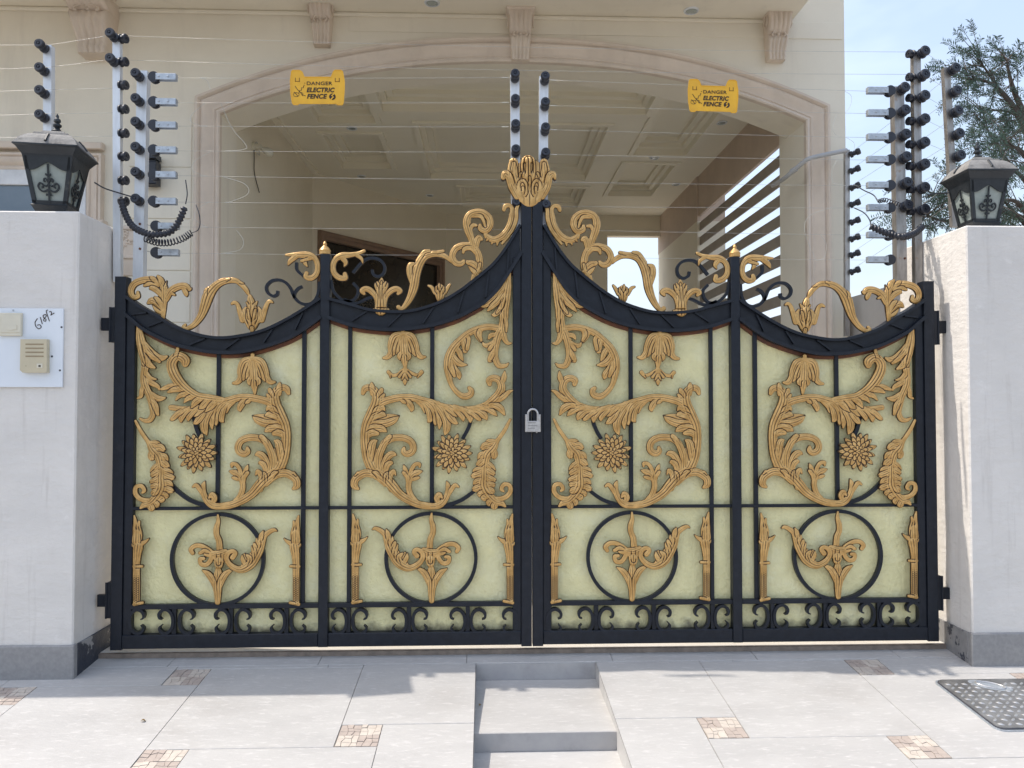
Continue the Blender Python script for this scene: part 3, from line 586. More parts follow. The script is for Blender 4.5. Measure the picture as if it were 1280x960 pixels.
    # gilt ornaments
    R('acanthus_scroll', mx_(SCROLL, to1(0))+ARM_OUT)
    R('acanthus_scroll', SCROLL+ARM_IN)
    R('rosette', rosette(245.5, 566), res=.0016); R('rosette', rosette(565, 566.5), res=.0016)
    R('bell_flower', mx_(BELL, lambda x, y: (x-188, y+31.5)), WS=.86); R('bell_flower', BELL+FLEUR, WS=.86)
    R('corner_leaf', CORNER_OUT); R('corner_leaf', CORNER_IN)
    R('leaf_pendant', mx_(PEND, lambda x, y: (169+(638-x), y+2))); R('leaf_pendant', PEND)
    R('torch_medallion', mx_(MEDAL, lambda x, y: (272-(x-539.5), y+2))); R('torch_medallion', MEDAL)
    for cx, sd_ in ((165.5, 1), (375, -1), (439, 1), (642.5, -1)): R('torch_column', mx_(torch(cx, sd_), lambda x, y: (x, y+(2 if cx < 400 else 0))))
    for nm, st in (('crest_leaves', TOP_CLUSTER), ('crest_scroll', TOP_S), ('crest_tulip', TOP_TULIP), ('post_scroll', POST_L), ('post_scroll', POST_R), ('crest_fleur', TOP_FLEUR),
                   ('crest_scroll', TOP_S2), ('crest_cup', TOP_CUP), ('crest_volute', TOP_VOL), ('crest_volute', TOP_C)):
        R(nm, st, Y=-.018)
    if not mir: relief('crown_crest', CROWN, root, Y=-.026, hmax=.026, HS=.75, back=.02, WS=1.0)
    # hinges
    for y0, y1, ya, yb in ((384, 428, 397, 413), (728, 773, 744, 759)):
        mb = MB().box(WX(137), WX(143.2), -.022, .014, WZ(y1, 140), WZ(y0, 140), .002); mb.box(WX(124), WX(137.2), -.016, .008, WZ(yb, 130), WZ(ya, 130), .002)
        mb.lathe((WX(136.5), -.022, WZ(y1, 140)), (0, 0, 1), [(.005, 0), (.005, WZ(y0, 140)-WZ(y1, 140))], 10)
        B(mb, 'hinge')
    return root
gate_leaf(False, 'left black iron gate leaf with gilt scrolls, carrying the gold crown on its meeting edge')
gate_leaf(True, 'right black iron gate leaf with gilt scrolls, hung on the right pillar')

# padlock
Yp = -.062
def padlock():
    root = thing('padlock', P(666.5, 541, Yp), 'square silver padlock hanging between the two gate leaves', 'padlock')
    x0, x1 = P(656.5, 530, Yp)[0], P(676, 530, Yp)[0]; z0, z1 = P(666, 540, Yp)[2], P(666, 526.3, Yp)[2]; zs = P(666, 518, Yp)[2]
    mb = MB().box(x0, x1, Yp, Yp+.022, z0, z1, .002); mb.box(x0, x0+.011, Yp, Yp+.022, z1-.002, zs, .002); mb.box(x1-.011, x1, Yp, Yp+.022, z1-.002, zs, .002)
    mb.build('body', 'steel', root)
    cx = (x0+x1)/2; r = (x1-x0)/2-.013; pts = [(cx-r, Yp+.011, z1-.005)]+[(cx-r*cos(a), Yp+.011, zs+.002+r*sin(a)) for a in np.linspace(0, pi, 12)]+[(cx+r, Yp+.011, z1-.005)]
    auto_smooth(MB().tube(pts, .0048, 10).build('shackle', 'steel', root, True))
    mb = MB()
    for j, (n, a) in enumerate(((7, .8), (9, .95), (6, .7))):
        for i in range(n):
            x = x0+.012+i*(x1-x0-.024)/n*a; z = z1-.010-j*.0125; mb.box(x, x+.0032, Yp-.0006, Yp+.0005, z, z+.0045+.001*((i*7+j) % 3)*.6)
    mb.build('engraved_marks', 'engrave', root)
    # hasp
    MB().box(cx-.006, cx+.006, Yp+.008, -.03, zs+r-.002, zs+r+.010, .001).build('hasp', 'iron', root)
    MB().lathe((P(671, 541, Yp)[0], Yp+.011, z0+.001), (0, 0, -1), [(.004, 0), (.004, .004), (.002, .006)], 8).build('release_pin', 'steel', root)
padlock()
# ================================================================== ground
def slope_mb(mb):
    mb.v = [(x, y, z+SL*y) for x, y, z in mb.v]; return mb
def onZ(px, py, z):
    v = ray(px, py); t = (z-CZ)/v[2]; return (v[0]*t, CY+v[1]*t, z)
def onX(px, py, x):
    v = ray(px, py); t = x/v[0]; return (x, CY+v[1]*t, CZ+v[2]*t)
mb = MB(); mb.box(-300, 300, -300, 300, -1.2, -1.0); tag(mb.build('ground', 'soil'), kind='structure')
mb = MB(); mb.box(-60, 60, -16, -5.995, -.98, -.555); tag(mb.build('road', 'street'), kind='structure')
mb = MB(); mb.box(-5.2, 7.5, .021, 9.5, -.9, .022); tag(mb.build('yard_floor', 'porchfloor'), kind='structure')
mb = MB(); mb.box(-5.2, 7.5, .0035, .0205, -.5, .0205, .002); tag(mb.build('threshold_kerb', 'kerb'), kind='structure')
SX0, SX1, SY = -.040, .484, -.088
def clip(a0, a1, b0, b1): return max(a0, b0), min(a1, b1)
def paving():
    L_, s_, g = .64, .15, .0014
    mb = MB(); chips = MB(); base = MB()
    rnd = random.Random(3)
    def tile(x0, x1, y0, y1, R_):
        x0, x1 = clip(x0+g, x1-g, R_[0], R_[1]); y0, y1 = clip(y0+g, y1-g, R_[2], R_[3])
        if x1-x0 > .004 and y1-y0 > .004:
            h = rnd.uniform(-.0003, .0003); mb.box(x0, x1, y0, y1, -.012, h, .0012)
    def mosaic(x0, x1, y0, y1, R_):
        if x0 < R_[0] or x1 > R_[1] or y0 < R_[2] or y1 > R_[3]: return
        n = 2
        for qi in range(2):
            for qj in range(2):
                ax, ay = x0+.002+qi*(s_-.004)/2, y0+.002+qj*(s_-.004)/2; w = (s_-.004)/2
                chips.cur = (qi+qj) % 2
                # crazy-paved chips: a jittered 3 x 3 grid of small stones
                gx = [[(ax+w*i/3+(rnd.uniform(-.007, .007) if 0 < i < 3 else rnd.uniform(0, .002)), ay+w*j/3+(rnd.uniform(-.007, .007) if 0 < j < 3 else 0)) for j in range(4)] for i in range(4)]
                for i in range(3):
                    for j in range(3):
                        q = [gx[i][j], gx[i+1][j], gx[i+1][j+1], gx[i][j+1]]; cx = sum(p[0] for p in q)/4; cy = sum(p[1] for p in q)/4
                        q = [(cx+(p[0]-cx)*.93, cy+(p[1]-cy)*.93) for p in q]; chips.prism(q, -.010, rnd.uniform(-.0015, .0012), 'z')
    for side, R_, o in ((1, (-5.2, SX0, -6, SY), (-.522, -.755)), (-1, (SX1, 7.5, -6, SY), (.937, -.738))):
        for a in range(-16, 17):
            for b in range(-16, 17):
                u = a*L_-b*s_; v = a*s_+b*L_                # small square corner at lattice point
                ys = o[1]+v
                if ys > 1 or ys < -7.5: continue
                if side > 0:
                    xs = o[0]+u; tile(xs-L_, xs, ys, ys+L_, R_); mosaic(xs, xs+s_, ys, ys+s_, R_)
                    if xs+s_ > R_[1] > xs or ys+s_ > R_[3] > ys: tile(xs, xs+s_, ys, ys+s_, R_)
                else:
                    xs = o[0]-u; tile(xs, xs+L_, ys, ys+L_, R_); mosaic(xs-s_, xs, ys, ys+s_, R_)
                    if xs-s_ < R_[0] < xs or ys+s_ > R_[3] > ys: tile(xs-s_, xs, ys, ys+s_, R_)
    x = -5.2
    while x < 7.5:
        tile(x, x+.64, SY+.001, .3, (-5.2, 7.5, SY+.001, .003)); x += .64
    base.box(-5.2, SX0-.001, -6, .003, -1.1, -.0035); base.box(SX1+.001, 7.5, -6, .003, -1.1, -.0035); base.box(SX0-.001, SX1+.001, SY+.004, .003, -1.1, -.0035)
    b = tag(slope_mb(base).build('driveway', 'grout'), kind='structure')
    slope_mb(mb); o = mb.build('paving_tiles', 'tile'); o.parent = b
    chips.cur = 0
    slope_mb(chips); o = chips.build('stone_chip_insets', ['chip_a', 'chip_b']); o.parent = b
    # sunken steps down the middle
    st = MB(); rs = MB()
    z = [-.082, -.150, -.222, -.294, -.366, -.44]; y = [SY, -.625, -1.17, -1.72, -2.27, -2.82, -6]
    for k in range(6):
        zz = z[k]; st.box(SX0, SX1, y[k+1]+.001, y[k]-.0005, -1.15, zz, .001)
    for k in range(6):
        top = (SL*SY-.004) if k == 0 else z[k-1]-.0015
        rs.box(SX0+.002, SX1-.002, y[k]-.003, y[k]+.004, z[k]+.001, top)
    o = st.build('step_treads', 'tile'); o.parent = b; o = rs.build('step_risers', 'riser'); o.parent = b
    ck = MB()
    for xx in (SX0, SX1):                                   # stone edging strips on both side walls of the steps
        yy = SY
        ck.add([(xx, SY, -1), (xx, -6, -1.1), (xx, -6, SL*-6-.001), (xx, SY, SL*SY-.001)], [(0, 1, 2, 3)])
    ck.v = [(v[0]+(.0015 if v[0] < .2 else -.0015), v[1], v[2]) for v in ck.v]
    o = ck.build('step_side_walls', 'tile'); o.parent = b
paving()
def hatch():
    x0, x1, y0, y1 = 1.845, 2.36, -.725, -.315
    root = thing('access_cover', (x0, y0, SL*y0), 'silver checker plate cover with oval lifting handle in the paving at right', 'manhole cover')
    def rr(x0, x1, y0, y1, r):
        return [(cx+r*cos(a), cy+r*sin(a)) for cx, cy, a0 in ((x1-r, y1-r, 0), (x0+r, y1-r, pi/2), (x0+r, y0+r, pi), (x1-r, y0+r, 3*pi/2)) for a in np.linspace(a0, a0+pi/2, 6)]
    slope_mb(MB().prism(rr(x0, x1, y0, y1, .035), -.01, .0045, 'z')).build('frame', 'zinc', root)
    slope_mb(MB().prism(rr(x0+.007, x1-.007, y0+.007, y1-.007, .03), .0, .0075, 'z')).build('joint', 'tar', root)
    slope_mb(MB().prism(rr(x0+.0105, x1-.0105, y0+.0105, y1-.0105, .028), .0, .0105, 'z')).build('plate', 'hatch', root)
    mb = MB(); px_, n = .047, 0
    for i in range(14):
        for j in range(12):
            cx = x0+.035+i*.034; cy = y0+.035+j*.032
            if cx > x1-.03 or cy > y1-.03 or hypot((cx-2.045)/1.3, cy-(-.385)) < .04: continue
            a = .6 if (i+j) % 2 else -.6; V = []
            for k in range(8):
                t = 2*pi*k/8; u, v = .0135*cos(t), .0052*sin(t); V.append((cx+u*cos(a)-v*sin(a), cy+u*sin(a)+v*cos(a), .0104))
            V.append((cx, cy, .0165)); mb.add(V, [(k, (k+1) % 8, 8) for k in range(8)])
    slope_mb(mb).build('tread_bumps', 'bump', root, True)
    hx, hy = 2.045, -.385; a = -.55
    ring = [(hx+.052*cos(t)*cos(a)-.024*sin(t)*sin(a), hy+.052*cos(t)*sin(a)+.024*sin(t)*cos(a), .0135) for t in np.linspace(0, 2*pi, 33)]
    slope_mb(MB().prism([(p[0], p[1]) for p in [(hx+(q[0]-hx)*1.5, hy+(q[1]-hy)*1.5) for q in ring[:-1]]], .008, .0112, 'z')).build('handle_plate', 'zinc', root)
    slope_mb(MB().tube(ring, .0032, 8)).build('handle', 'steel', root, True)
hatch()
def dry_leaf(px, py, s, a, label, z=None):
    X, Y, Z = onZ(px, py, z)
    V = []; n = 7
    for k in range(n):
        t = k/(n-1); w = .35*s*sin(pi*min(1, t*1.02+.02))**.8
        for sg in (-1, 0, 1):
            u = (t-.5)*s; v = sg*w; V.append((X+u*cos(a)-v*sin(a), Y+u*sin(a)+v*cos(a), Z+.002+abs(sg)*.3*s*.6*t+.004*sin(4*t)))
    Fc = [(k*3+j, k*3+3+j, k*3+4+j, k*3+1+j) for k in range(n-1) for j in (0, 1)]
    V2 = V+[(x, y, z_+.0012) for x, y, z_ in V]; Fc = Fc+[tuple(i+len(V) for i in f[::-1]) for f in Fc]
    mb = MB().add(V2, Fc); tag(mb.build('dry_leaf', 'leafdry', smooth=True), label, 'dry leaf', 'dry leaves fallen on the steps')
dry_leaf(758, 933, .028, .4, 'curled yellow dry leaf at the right foot of the lower step riser', -.150)
dry_leaf(749, 931, .016, 2.1, 'smaller yellow leaf scrap beside the curled leaf under the lower riser', -.150)
dry_leaf(622, 932, .018, .1, 'brown dry leaf lying below the left part of the lower step riser', -.150)
dry_leaf(600, 882, .013, 1.1, 'tiny brown leaf at the left edge of the upper step tread', -.082)
dry_leaf(179, 902, .017, .2, 'small dark leaf alone on the sunlit paving at the left', SL*-.55)
dry_leaf(211, 820, .015, 0, 'small dark leaf in the shade below the left gate leaf', SL*-.02)

# ================================================================== boundary walls and pillars
def pillar(side):
    L = side < 0
    xi = -1.704 if L else 2.112; xo = -5.2 if L else 7.5; yf = -.19 if L else -.172; yb = .15 if L else .37; zt = 1.926 if L else 1.902
    root = thing('gate_pillar', (xi, yf, 0), 'white plastered gate pillar and wall on the left, carrying the bell panel' if L else 'white plastered gate pillar and wall on the right, its inner side catching the sun', 'gate pillar', 'plastered gate pillars')
    # body with slightly wavering trowelled faces
    mb = MB(); nx, nz = 46, 30; rnd = random.Random(5 if L else 9)
    xe = xi+(-.85 if L else .85)
    def grid(p0, du, dv, nu, nv, nrm, amp=.0022):
        V = []; Fc = []
        f1, f2, f3 = rnd.uniform(0, 9), rnd.uniform(0, 9), rnd.uniform(0, 9)
        for i in range(nu+1):
            for j in range(nv+1):
                p = Vector(p0)+Vector(du)*(i/nu)+Vector(dv)*(j/nv)
                e = min(1, min(i, nu-i, j, nv-j)/2)
                d = amp*(sin(p.x*9+p.z*5+f1+p.y*11)+sin(p.z*13+f2-p.x*4)+.6*sin(p.x*23+p.z*17+p.y*29+f3))*.5*e
                V.append(p+Vector(nrm)*d)
        for i in range(nu):
            for j in range(nv): Fc.append((i*(nv+1)+j, (i+1)*(nv+1)+j, (i+1)*(nv+1)+j+1, i*(nv+1)+j+1))
        mb.add(V, Fc)
    s = -1 if L else 1; b = .006
    grid((xi+s*b, yf, -.3), (xe-xi-s*b, 0, 0), (0, 0, zt+.3-b), 30, 50, (0, -1, 0))
    grid((xi, yf+b, -.3), (0, yb-yf-b, 0), (0, 0, zt+.3-b), 12, 50, (-s, 0, 0))
    grid((xi+s*b, yf+b, zt), (xe-xi-s*b, 0, 0), (0, yb-yf-b, 0), 20, 8, (0, 0, 1))
    mb.add([(xi, yf+b, -.3), (xi+s*b, yf, -.3), (xi+s*b, yf, zt-b), (xi, yf+b, zt-b)], [(0, 1, 2, 3)])
    mb.add([(xi+s*b, yf, zt-b), (xe, yf, zt-b), (xe, yf+b, zt), (xi+s*b, yf+b, zt)], [(0, 1, 2, 3)])
    mb.add([(xi, yf+b, zt-b), (xi, yb, zt-b), (xi+s*b, yb, zt), (xi+s*b, yf+b, zt)], [(0, 1, 2, 3)])
    mb.add([(xi, yf+b, zt-b), (xi+s*b, yf, zt-b), (xi+s*b, yf+b, zt)], [(0, 1, 2)])
    mb.add([(xi, yb, -.3), (xi, yb, zt-b), (xi+s*b, yb, zt), (xe, yb, zt), (xe, yb, -.3)], [(0, 1, 2, 3, 4)])
    mb.build('shaft', 'pillar', root, smooth=False)
    MB().box(xe+s*.0, xo, yf+.004, yb if L else .15, -.3, zt-.004, .004).build('wall_run', 'pillar', root)
    # plinth
    zp = P(92 if L else 1215, 806 if L else 791, yf)[2]
    MB().box(xi-s*.010, xo, yf-.012, yf+.02, -.32, zp, .004).build('plinth', 'granite', root)
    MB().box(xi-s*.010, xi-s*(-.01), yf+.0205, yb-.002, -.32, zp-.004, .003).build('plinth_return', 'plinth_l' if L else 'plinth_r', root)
    return root
pillar(-1); pillar(1)
# side boundary wall behind the right pillar
w = thing('boundary_wall', (2.75, .38, 0), 'grey plastered side boundary wall running back beside the house', 'wall')
MB().box(2.75, 2.93, .16, 10.5, -.9, 1.92, .01).build('wall', 'wallgrey', w)
w = thing('boundary_wall', (-3.0, .2, 0), 'plastered left boundary wall behind the left pillar and its lantern', 'wall')
MB().box(-3.3, -3.1, .16, 2.13, 0, 1.80, .01).build('wall', 'wallgrey', w)

# ================================================================== bell panel on the left pillar
Yb = -.192
def rect(mb, x0, x1, y0, y1, Y, d, bev=0):
    """photo-pixel rectangle as a plate standing d proud of depth Y"""
    a = P(x0, y1, Y); b = P(x1, y0, Y); mb.box(a[0], b[0], Y-d, Y, a[2], b[2], bev); return mb
def bell_board():
    root = thing('bell_board', P(40, 484, Yb), 'white rectangular board screwed to the left pillar with a handwritten number', 'board')
    mb = MB(); a = P(-14, 484, Yb); b = P(80.5, 386, Yb); mb.box(a[0], b[0], Yb-.008, Yb+.001, a[2], b[2], .0015); mb.build('panel', 'white', root)
    def stroke(pts, n=5, w=.0030):
        m2.ribbon(path(pts, Yb-.008, n), w, Yb-.0095, Yb-.0078)
    m2 = MB()
    stroke([(47,398),(44,403),(45,408),(48.5,411),(51.5,409),(50,406),(46.5,406.5)])
    stroke([(50.5,396.5),(53,405)], 2)
    stroke([(57,393),(54,394.5),(55,397.5),(57.5,399),(57,401.5),(54.5,400.5),(56,397.5),(58,395),(57,393)])
    stroke([(60,387.5),(58,389),(60,396),(62,401.5)])
    stroke([(61.5,390),(64,389.5),(64.5,392.5),(63.5,394),(68,391.2)])
    m2.build('handwriting', 'ink', root)
    for (x, y) in ((16.5,387.8),(27,444),(65,445.5),(75,463),(77,409)):
        p = P(x, y, Yb-.008); MB().lathe(p, (0, -1, 0), [(.0042, 0), (.0042, .0015), (.002, .0026)], 10).build('screw', 'zinc' if y < 400 else 'tar', root)
bell_board()
Y2 = Yb-.0085
def bell_push():
    root = thing('bell_push', P(15, 420, Y2), 'square ivory doorbell push on the white board', 'doorbell')
    rect(MB(), .5, 29, 391.5, 420, Y2, .013, .002).build('plate', 'ivory', root)
    rect(MB(), 1.5, 26.5, 393.5, 415.5, Y2-.013, .003, .001).build('cover', 'ivory', root)
    poly = [(P(x, y, Y2-.016)[0], P(x, y, Y2-.016)[2]) for x, y in ((5.5,407),(12,405),(21,406.5),(21,411.5),(13,413),(8,411.5))]
    MB().prism(poly, Y2-.0185, Y2-.015).build('button', 'ivory', root)
bell_push()
def intercom():
    root = thing('intercom', P(45, 467, Y2), 'beige intercom speaker unit with slotted grille below the bell push', 'intercom')
    poly = [(P(x, y, Y2)[0], P(x, y, Y2)[2]) for x, y in ((29.5,424.5),(62,424.5),(62,466),(32,466),(28.8,463))]
    MB().prism(poly[::-1], Y2-.022, Y2).build('housing', 'beige', root)
    mb = MB()
    for y in (429.5, 434.5, 439.5, 444.5): rect(mb, 32, 54.5, y, y+1.7, Y2-.0215, .0012)
    mb.build('grille', 'beige_d', root)
    rect(MB(), 46, 53.5, 454.5, 460, Y2-.0218, .002, .0006).build('button', 'ivory', root)
    rect(MB(), 48.2, 50.8, 456.4, 458.6, Y2-.0236, .0012).build('button_mark', 'ink', root)
    p = P(32.5, 457.5, Y2-.0218); MB().lathe(p, (0, -1, 0), [(.0015, 0), (.0012, .001)], 8).build('microphone_hole', 'ink', root)
intercom()

# ================================================================== lanterns
def sq(mb, c, prof, cap=True):
    """square loft, prof of (half-width, z)"""
    V = []; Fc = []
    for hw, z in prof: V += [(c[0]-hw, c[1]-hw, c[2]+z), (c[0]+hw, c[1]-hw, c[2]+z), (c[0]+hw, c[1]+hw, c[2]+z), (c[0]-hw, c[1]+hw, c[2]+z)]
    for k in range(len(prof)-1):
        for j in range(4): Fc.append((k*4+j, k*4+(j+1) % 4, k*4+4+(j+1) % 4, k*4+4+j))
    if cap: Fc.append((3, 2, 1, 0)); Fc.append(tuple((len(prof)-1)*4+j for j in range(4)))
    return mb.add(V, Fc)
def lantern(cx, Y, z0, rot, label, S=1.0, SZ=1.0):
    root = thing('lantern', (cx, Y, z0), label, 'lantern', 'lanterns on the gate pillars')
    root.rotation_euler = (0, 0, rot); root.scale = (S, S, SZ)
    c = (cx, Y, z0)
    b0, b1, zb_, zt_ = .070, .104, .040, .232
    hw = lambda z: b0+(b1-b0)*(z-zb_)/(zt_-zb_)
    sq(MB(), c, [(.066, 0), (.066, .008), (.060, .012), (.074, .036), (.078, .040), (.070, .046)]).build('base', 'lantern', root)
    sq(MB(), c, [(hw(.046)-.010, .046), (hw(zt_)-.010, zt_)]).build('glass', 'frost', root)
    for sx in (-1, 1):
        for sy in (-1, 1):
            V = []; mb = MB()
            for z in (.043, zt_+.004):
                h = hw(z); a = [(h, h), (h-.017, h), (h-.017, h-.013), (h-.013, h-.017), (h, h-.017)]
                V += [(c[0]+sx*u, c[1]+sy*v, c[2]+z) for u, v in a]
            mb.add(V, [(0, 1, 2, 3, 4), (9, 8, 7, 6, 5)]+[(k, k+5, (k+1) % 5+5, (k+1) % 5) for k in range(5)])
            mb.build('corner_bar', 'lantern', root)
    # grille on each side: drawn flat, then laid on the sloping side and turned
    for k in range(4):
        m2 = MB(); H = zt_
        m2.box(-hw(.05), hw(.05), -.002, .004, .044, .058); n = 12
        pts = [(-.092+.184*i/n, .192+.014*cos(pi*2*i/n*1.0+pi)-.010*abs(sin(pi*i/n*2))) for i in range(n+1)]
        m2.prism([(-.094, H+.002), (.094, H+.002)]+[(x, z) for x, z in pts[::-1]], -.002, .003)
        m2.box(-.0035, .0035, -.004, .002, .05, .20)
        for s in (-1, 1):
            m2.ribbon(cat_rom([(s*x, z) for x, z in [(.003,.100),(.020,.092),(.036,.098),(.043,.112),(.036,.124),(.025,.121),(.022,.111),(.029,.107)]], 5), .0062, -.005, .001)
            m2.ribbon(cat_rom([(s*x, z) for x, z in [(.003,.130),(.010,.142),(.018,.140),(.018,.131),(.013,.132)]], 5), .0052, -.005, .001)
            m2.ribbon(cat_rom([(s*x, z) for x, z in [(.002,.158),(.008,.155),(.010,.162)]], 4), .0045, -.005, .001)
            m2.ribbon(cat_rom([(s*x, z) for x, z in [(.002,.120),(.012,.112),(.016,.118)]], 4), .004, -.005, .001)
            m2.ribbon(cat_rom([(s*x, z) for x, z in [(.002,.078),(.009,.083),(.010,.076)]], 4), .0045, -.005, .001)
        a = k*pi/2; ca, sa = cos(a), sin(a); W = []
        for x, y, z in m2.v:
            yy = y-hw(z)+.002; W.append((c[0]+x*ca-yy*sa, c[1]+x*sa+yy*ca, c[2]+z))
        m2.v = W; m2.build('scroll_grille', 'lantern', root)
    sq(MB(), c, [(.102, .224), (.106, .236), (.112, .244), (.126, .262), (.134, .266), (.134, .271)]).build('eave', 'lantern', root)
    sq(MB(), c, [(.1335, .2712), (.128, .279), (.116, .296), (.100, .312), (.084, .322), (.074, .325), (.070, .333), (.052, .337), (.044, .347), (.028, .352)]).build('roof', 'lantern_top', root)
    for k in range(4):
        a = k*pi/2; ca, sa = cos(a), sin(a); mb = MB()
        mb.tube([(c[0]+x*ca-y*sa, c[1]+x*sa+y*ca, c[2]+z) for x, y, z in [(0, -.128, .283), (0, -.112, .302), (0, -.094, .319)]], .006, 6)
        mb.build('roof_rib', 'lantern', root)
    auto_smooth(MB().lathe((c[0], c[1], c[2]+.350), (0, 0, 1), [(.022, 0), (.025, .008), (.016, .014), (.010, .022), (.018, .029), (.018, .036), (.009, .042), (.015, .049), (.014, .057), (.006, .064), (.007, .071), (.001, .082)], 16).build('finial', 'lantern', root, True))
# geometry was built unrotated around its base; children keep local coordinates, the empty carries rotation and scale
xl = P(70, 258, -.05); lantern(xl[0], -.05, 1.926, radians(8), 'dark lantern with a dusty roof on the left pillar', .95, 1.075)
xr = P(1223, 275, .0); lantern(xr[0], .0, 1.902, radians(-2), 'dark lantern on the right pillar in front of the tree', .85, 1.0)
# ================================================================== the house
YF = 2.14; XL, XR, ZS, ZC = -1.92, 2.381, 3.220, 3.632; XH = 2.687; TH = .36; ZCE = 3.70
xm = (XL+XR)/2; hwid = (XR-XL)/2
def arch(x): return ZS+(ZC-ZS)*(1-abs((x-xm)/hwid)**2.25)
house = thing('house', (xm, YF, 0), 'cream plastered house with a wide arched car porch behind the gate', 'house')
HB = lambda mb, name, m, par=None, smooth=False: mb.build(name, m, par or house, smooth)
def front_wall():
    mb = MB(); ZT = 6.4
    mb.box(-7, XL, YF, YF+TH, 0, ZT); mb.box(XR, XH, YF, YF+.50, 0, ZT)
    xs = np.linspace(XL, XR, 61); V = []; Fc = []
    for x in xs: z = arch(x); V += [(x, YF, z), (x, YF, ZT), (x, YF+TH, ZT), (x, YF+TH, z)]
    for k in range(60):
        for j in (0, 2, 3): Fc.append((k*4+j, k*4+4+j, k*4+4+(j+1) % 4, k*4+(j+1) % 4))
    mb.add(V, Fc); HB(mb, 'front_wall', 'wall')
    # shallow plaster courses left of the arch, above the arch and beside it
    mb = MB()
    for k, z in enumerate(np.arange(.2, 3.1, .375)):
        mb.box(-2.565, -2.125, YF-.006, YF+.001, z+.005, z+.375-.005, .002)
    mb.box(-1.0, XH-.02, YF-.006, YF+.001, 3.845, 3.972, .002)
    HB(mb, 'plaster_courses', 'wall')
front_wall()
def moulding(path_pts, prof, name, closed=False, Y=YF, m='trim', par=None):
    """sweep prof (outward offset, projection) along an opening outline in the x-z plane; outward = left of travel"""
    n = len(path_pts); V = []; Fc = []; m_ = len(prof)
    for k in range(n):
        p = path_pts[k]; a = path_pts[k-1] if (k > 0 or closed) else None; b = path_pts[(k+1) % n] if (k < n-1 or closed) else None
        ns = []
        for u, v in ((a, p), (p, b)):
            if u is None or v is None: continue
            dx, dz = v[0]-u[0], v[1]-u[1]; l = hypot(dx, dz); ns.append((-dz/l, dx/l))
        if len(ns) == 1: nx, nz = ns[0]
        else:
            nx, nz = ns[0][0]+ns[1][0], ns[0][1]+ns[1][1]; l = hypot(nx, nz); nx /= l; nz /= l; c = nx*ns[0][0]+nz*ns[0][1]; nx /= c; nz /= c
        for o_, pr in prof: V.append((p[0]+nx*o_, Y-pr, p[1]+nz*o_))
    for k in range(n if closed else n-1):
        for j in range(m_-1):
            a0 = k*m_+j; b0 = ((k+1) % n)*m_+j; Fc.append((a0, b0, b0+1, a0+1))
    mb = MB().add(V, Fc); o = HB(mb, name, m, par); return auto_smooth(o, 35)
PR = [(-.004, -.01), (-.004, .030), (.006, .040), (.016, .036), (.022, .024), (.030, .022), (.036, .030), (.042, .030), (.046, .022), (.060, .024), (.085, .040), (.110, .050), (.118, .052), (.124, .036), (.134, .034), (.140, .048), (.150, .058), (.166, .058), (.172, .046), (.176, -.005)]
o_path = [(XL, 0)]+[(XL, ZS)]+[(x, arch(x)) for x in np.linspace(XL, XR, 49)[1:-1]]+[(XR, ZS), (XR, 0)]
moulding(o_path, PR, 'arch_moulding')
# corbels
def corbel(px, y0, y1, wt, wb, dep=.13):
    k = mpp(YF); c = P(px, y0, YF); zt = c[2]; zb = P(px, y1, YF)[2]; H = zt-zb; mb = MB()
    secs = [(0, 1.18, 1.15), (.05, 1.18, 1.15), (.07, 1.10, 1.06), (.13, 1.02, .98), (.20, .98, 1.0), (.32, .95, .97), (.44, .90, .80), (.50, .88, .62), (.54, .90, .70), (.62, .86, .66), (.76, .80, .50), (.88, .76, .40), (.93, .80, .46), (1, .78, .40)]
    n = 29; V = []; Fc = []
    for t, w_, d_ in secs:
        w = (wt+(wb-wt)*t)*k/2*(w_ if t < .15 else 1)
        for i in range(n):
            u = -1+2*i/(n-1); rib = .016*(dep/.13)**.5*abs(sin((u+1)*pi*2.5))**.5*(0 if t < .1 else 1)*(1 if abs(u) < .97 else 0)
            if .44 < t < .56: rib = .006*sin(u*17)
            V.append((c[0]+u*w, YF-dep*d_-rib*min(1, dep/.13), zt-H*t))
        V.append((c[0]+w, YF+.01, zt-H*t)); V.append((c[0]-w, YF+.01, zt-H*t))
    N_ = n+2
    for r in range(len(secs)-1):
        for j in range(N_): Fc.append((r*N_+j, r*N_+(j+1) % N_, (r+1)*N_+(j+1) % N_, (r+1)*N_+j))
    Fc.append(tuple(range(N_-1, -1, -1))); Fc.append(tuple((len(secs)-1)*N_+j for j in range(N_)))
    mb.add(V, Fc)
    # carved sprig on the waist and side volutes
    zz = zt-H*.5; w = (wt+wb)/2*k/2
    for s in (-1, 1):
        mb.tube([(c[0]+s*(w*.1+w*.55*sin(a)), YF-dep*.75-.004, zz+.02*cos(a*1.3)) for a in np.linspace(0, 2.4, 9)], .006, 6)
        cy = YF-dep*.62
        for R_, zc in ((.30*min(dep, .16)/.13*.13, zt-H*.26),):
            mb.tube([(c[0]+s*(wt*k/2+.001), cy+r_*cos(a), zc+r_*1.2*sin(a)) for a, r_ in [(q, .042*(1-q/16)*dep/.13) for q in np.linspace(0, 11, 34)]], .005, 6)
    mb.lathe((c[0], YF-dep*.66, zz), (0, -1, 0), [(.014, 0), (.012, .008), (.004, .013)], 10)
    return auto_smooth(HB(mb, 'corbel', 'trim'), 50)
corbel(404, 1, 60, 30, 20); corbel(650, 19, 79, 31, 22); corbel(967, 20, 79, 31, 22); corbel(126, -22, 75, 58, 34, .26)
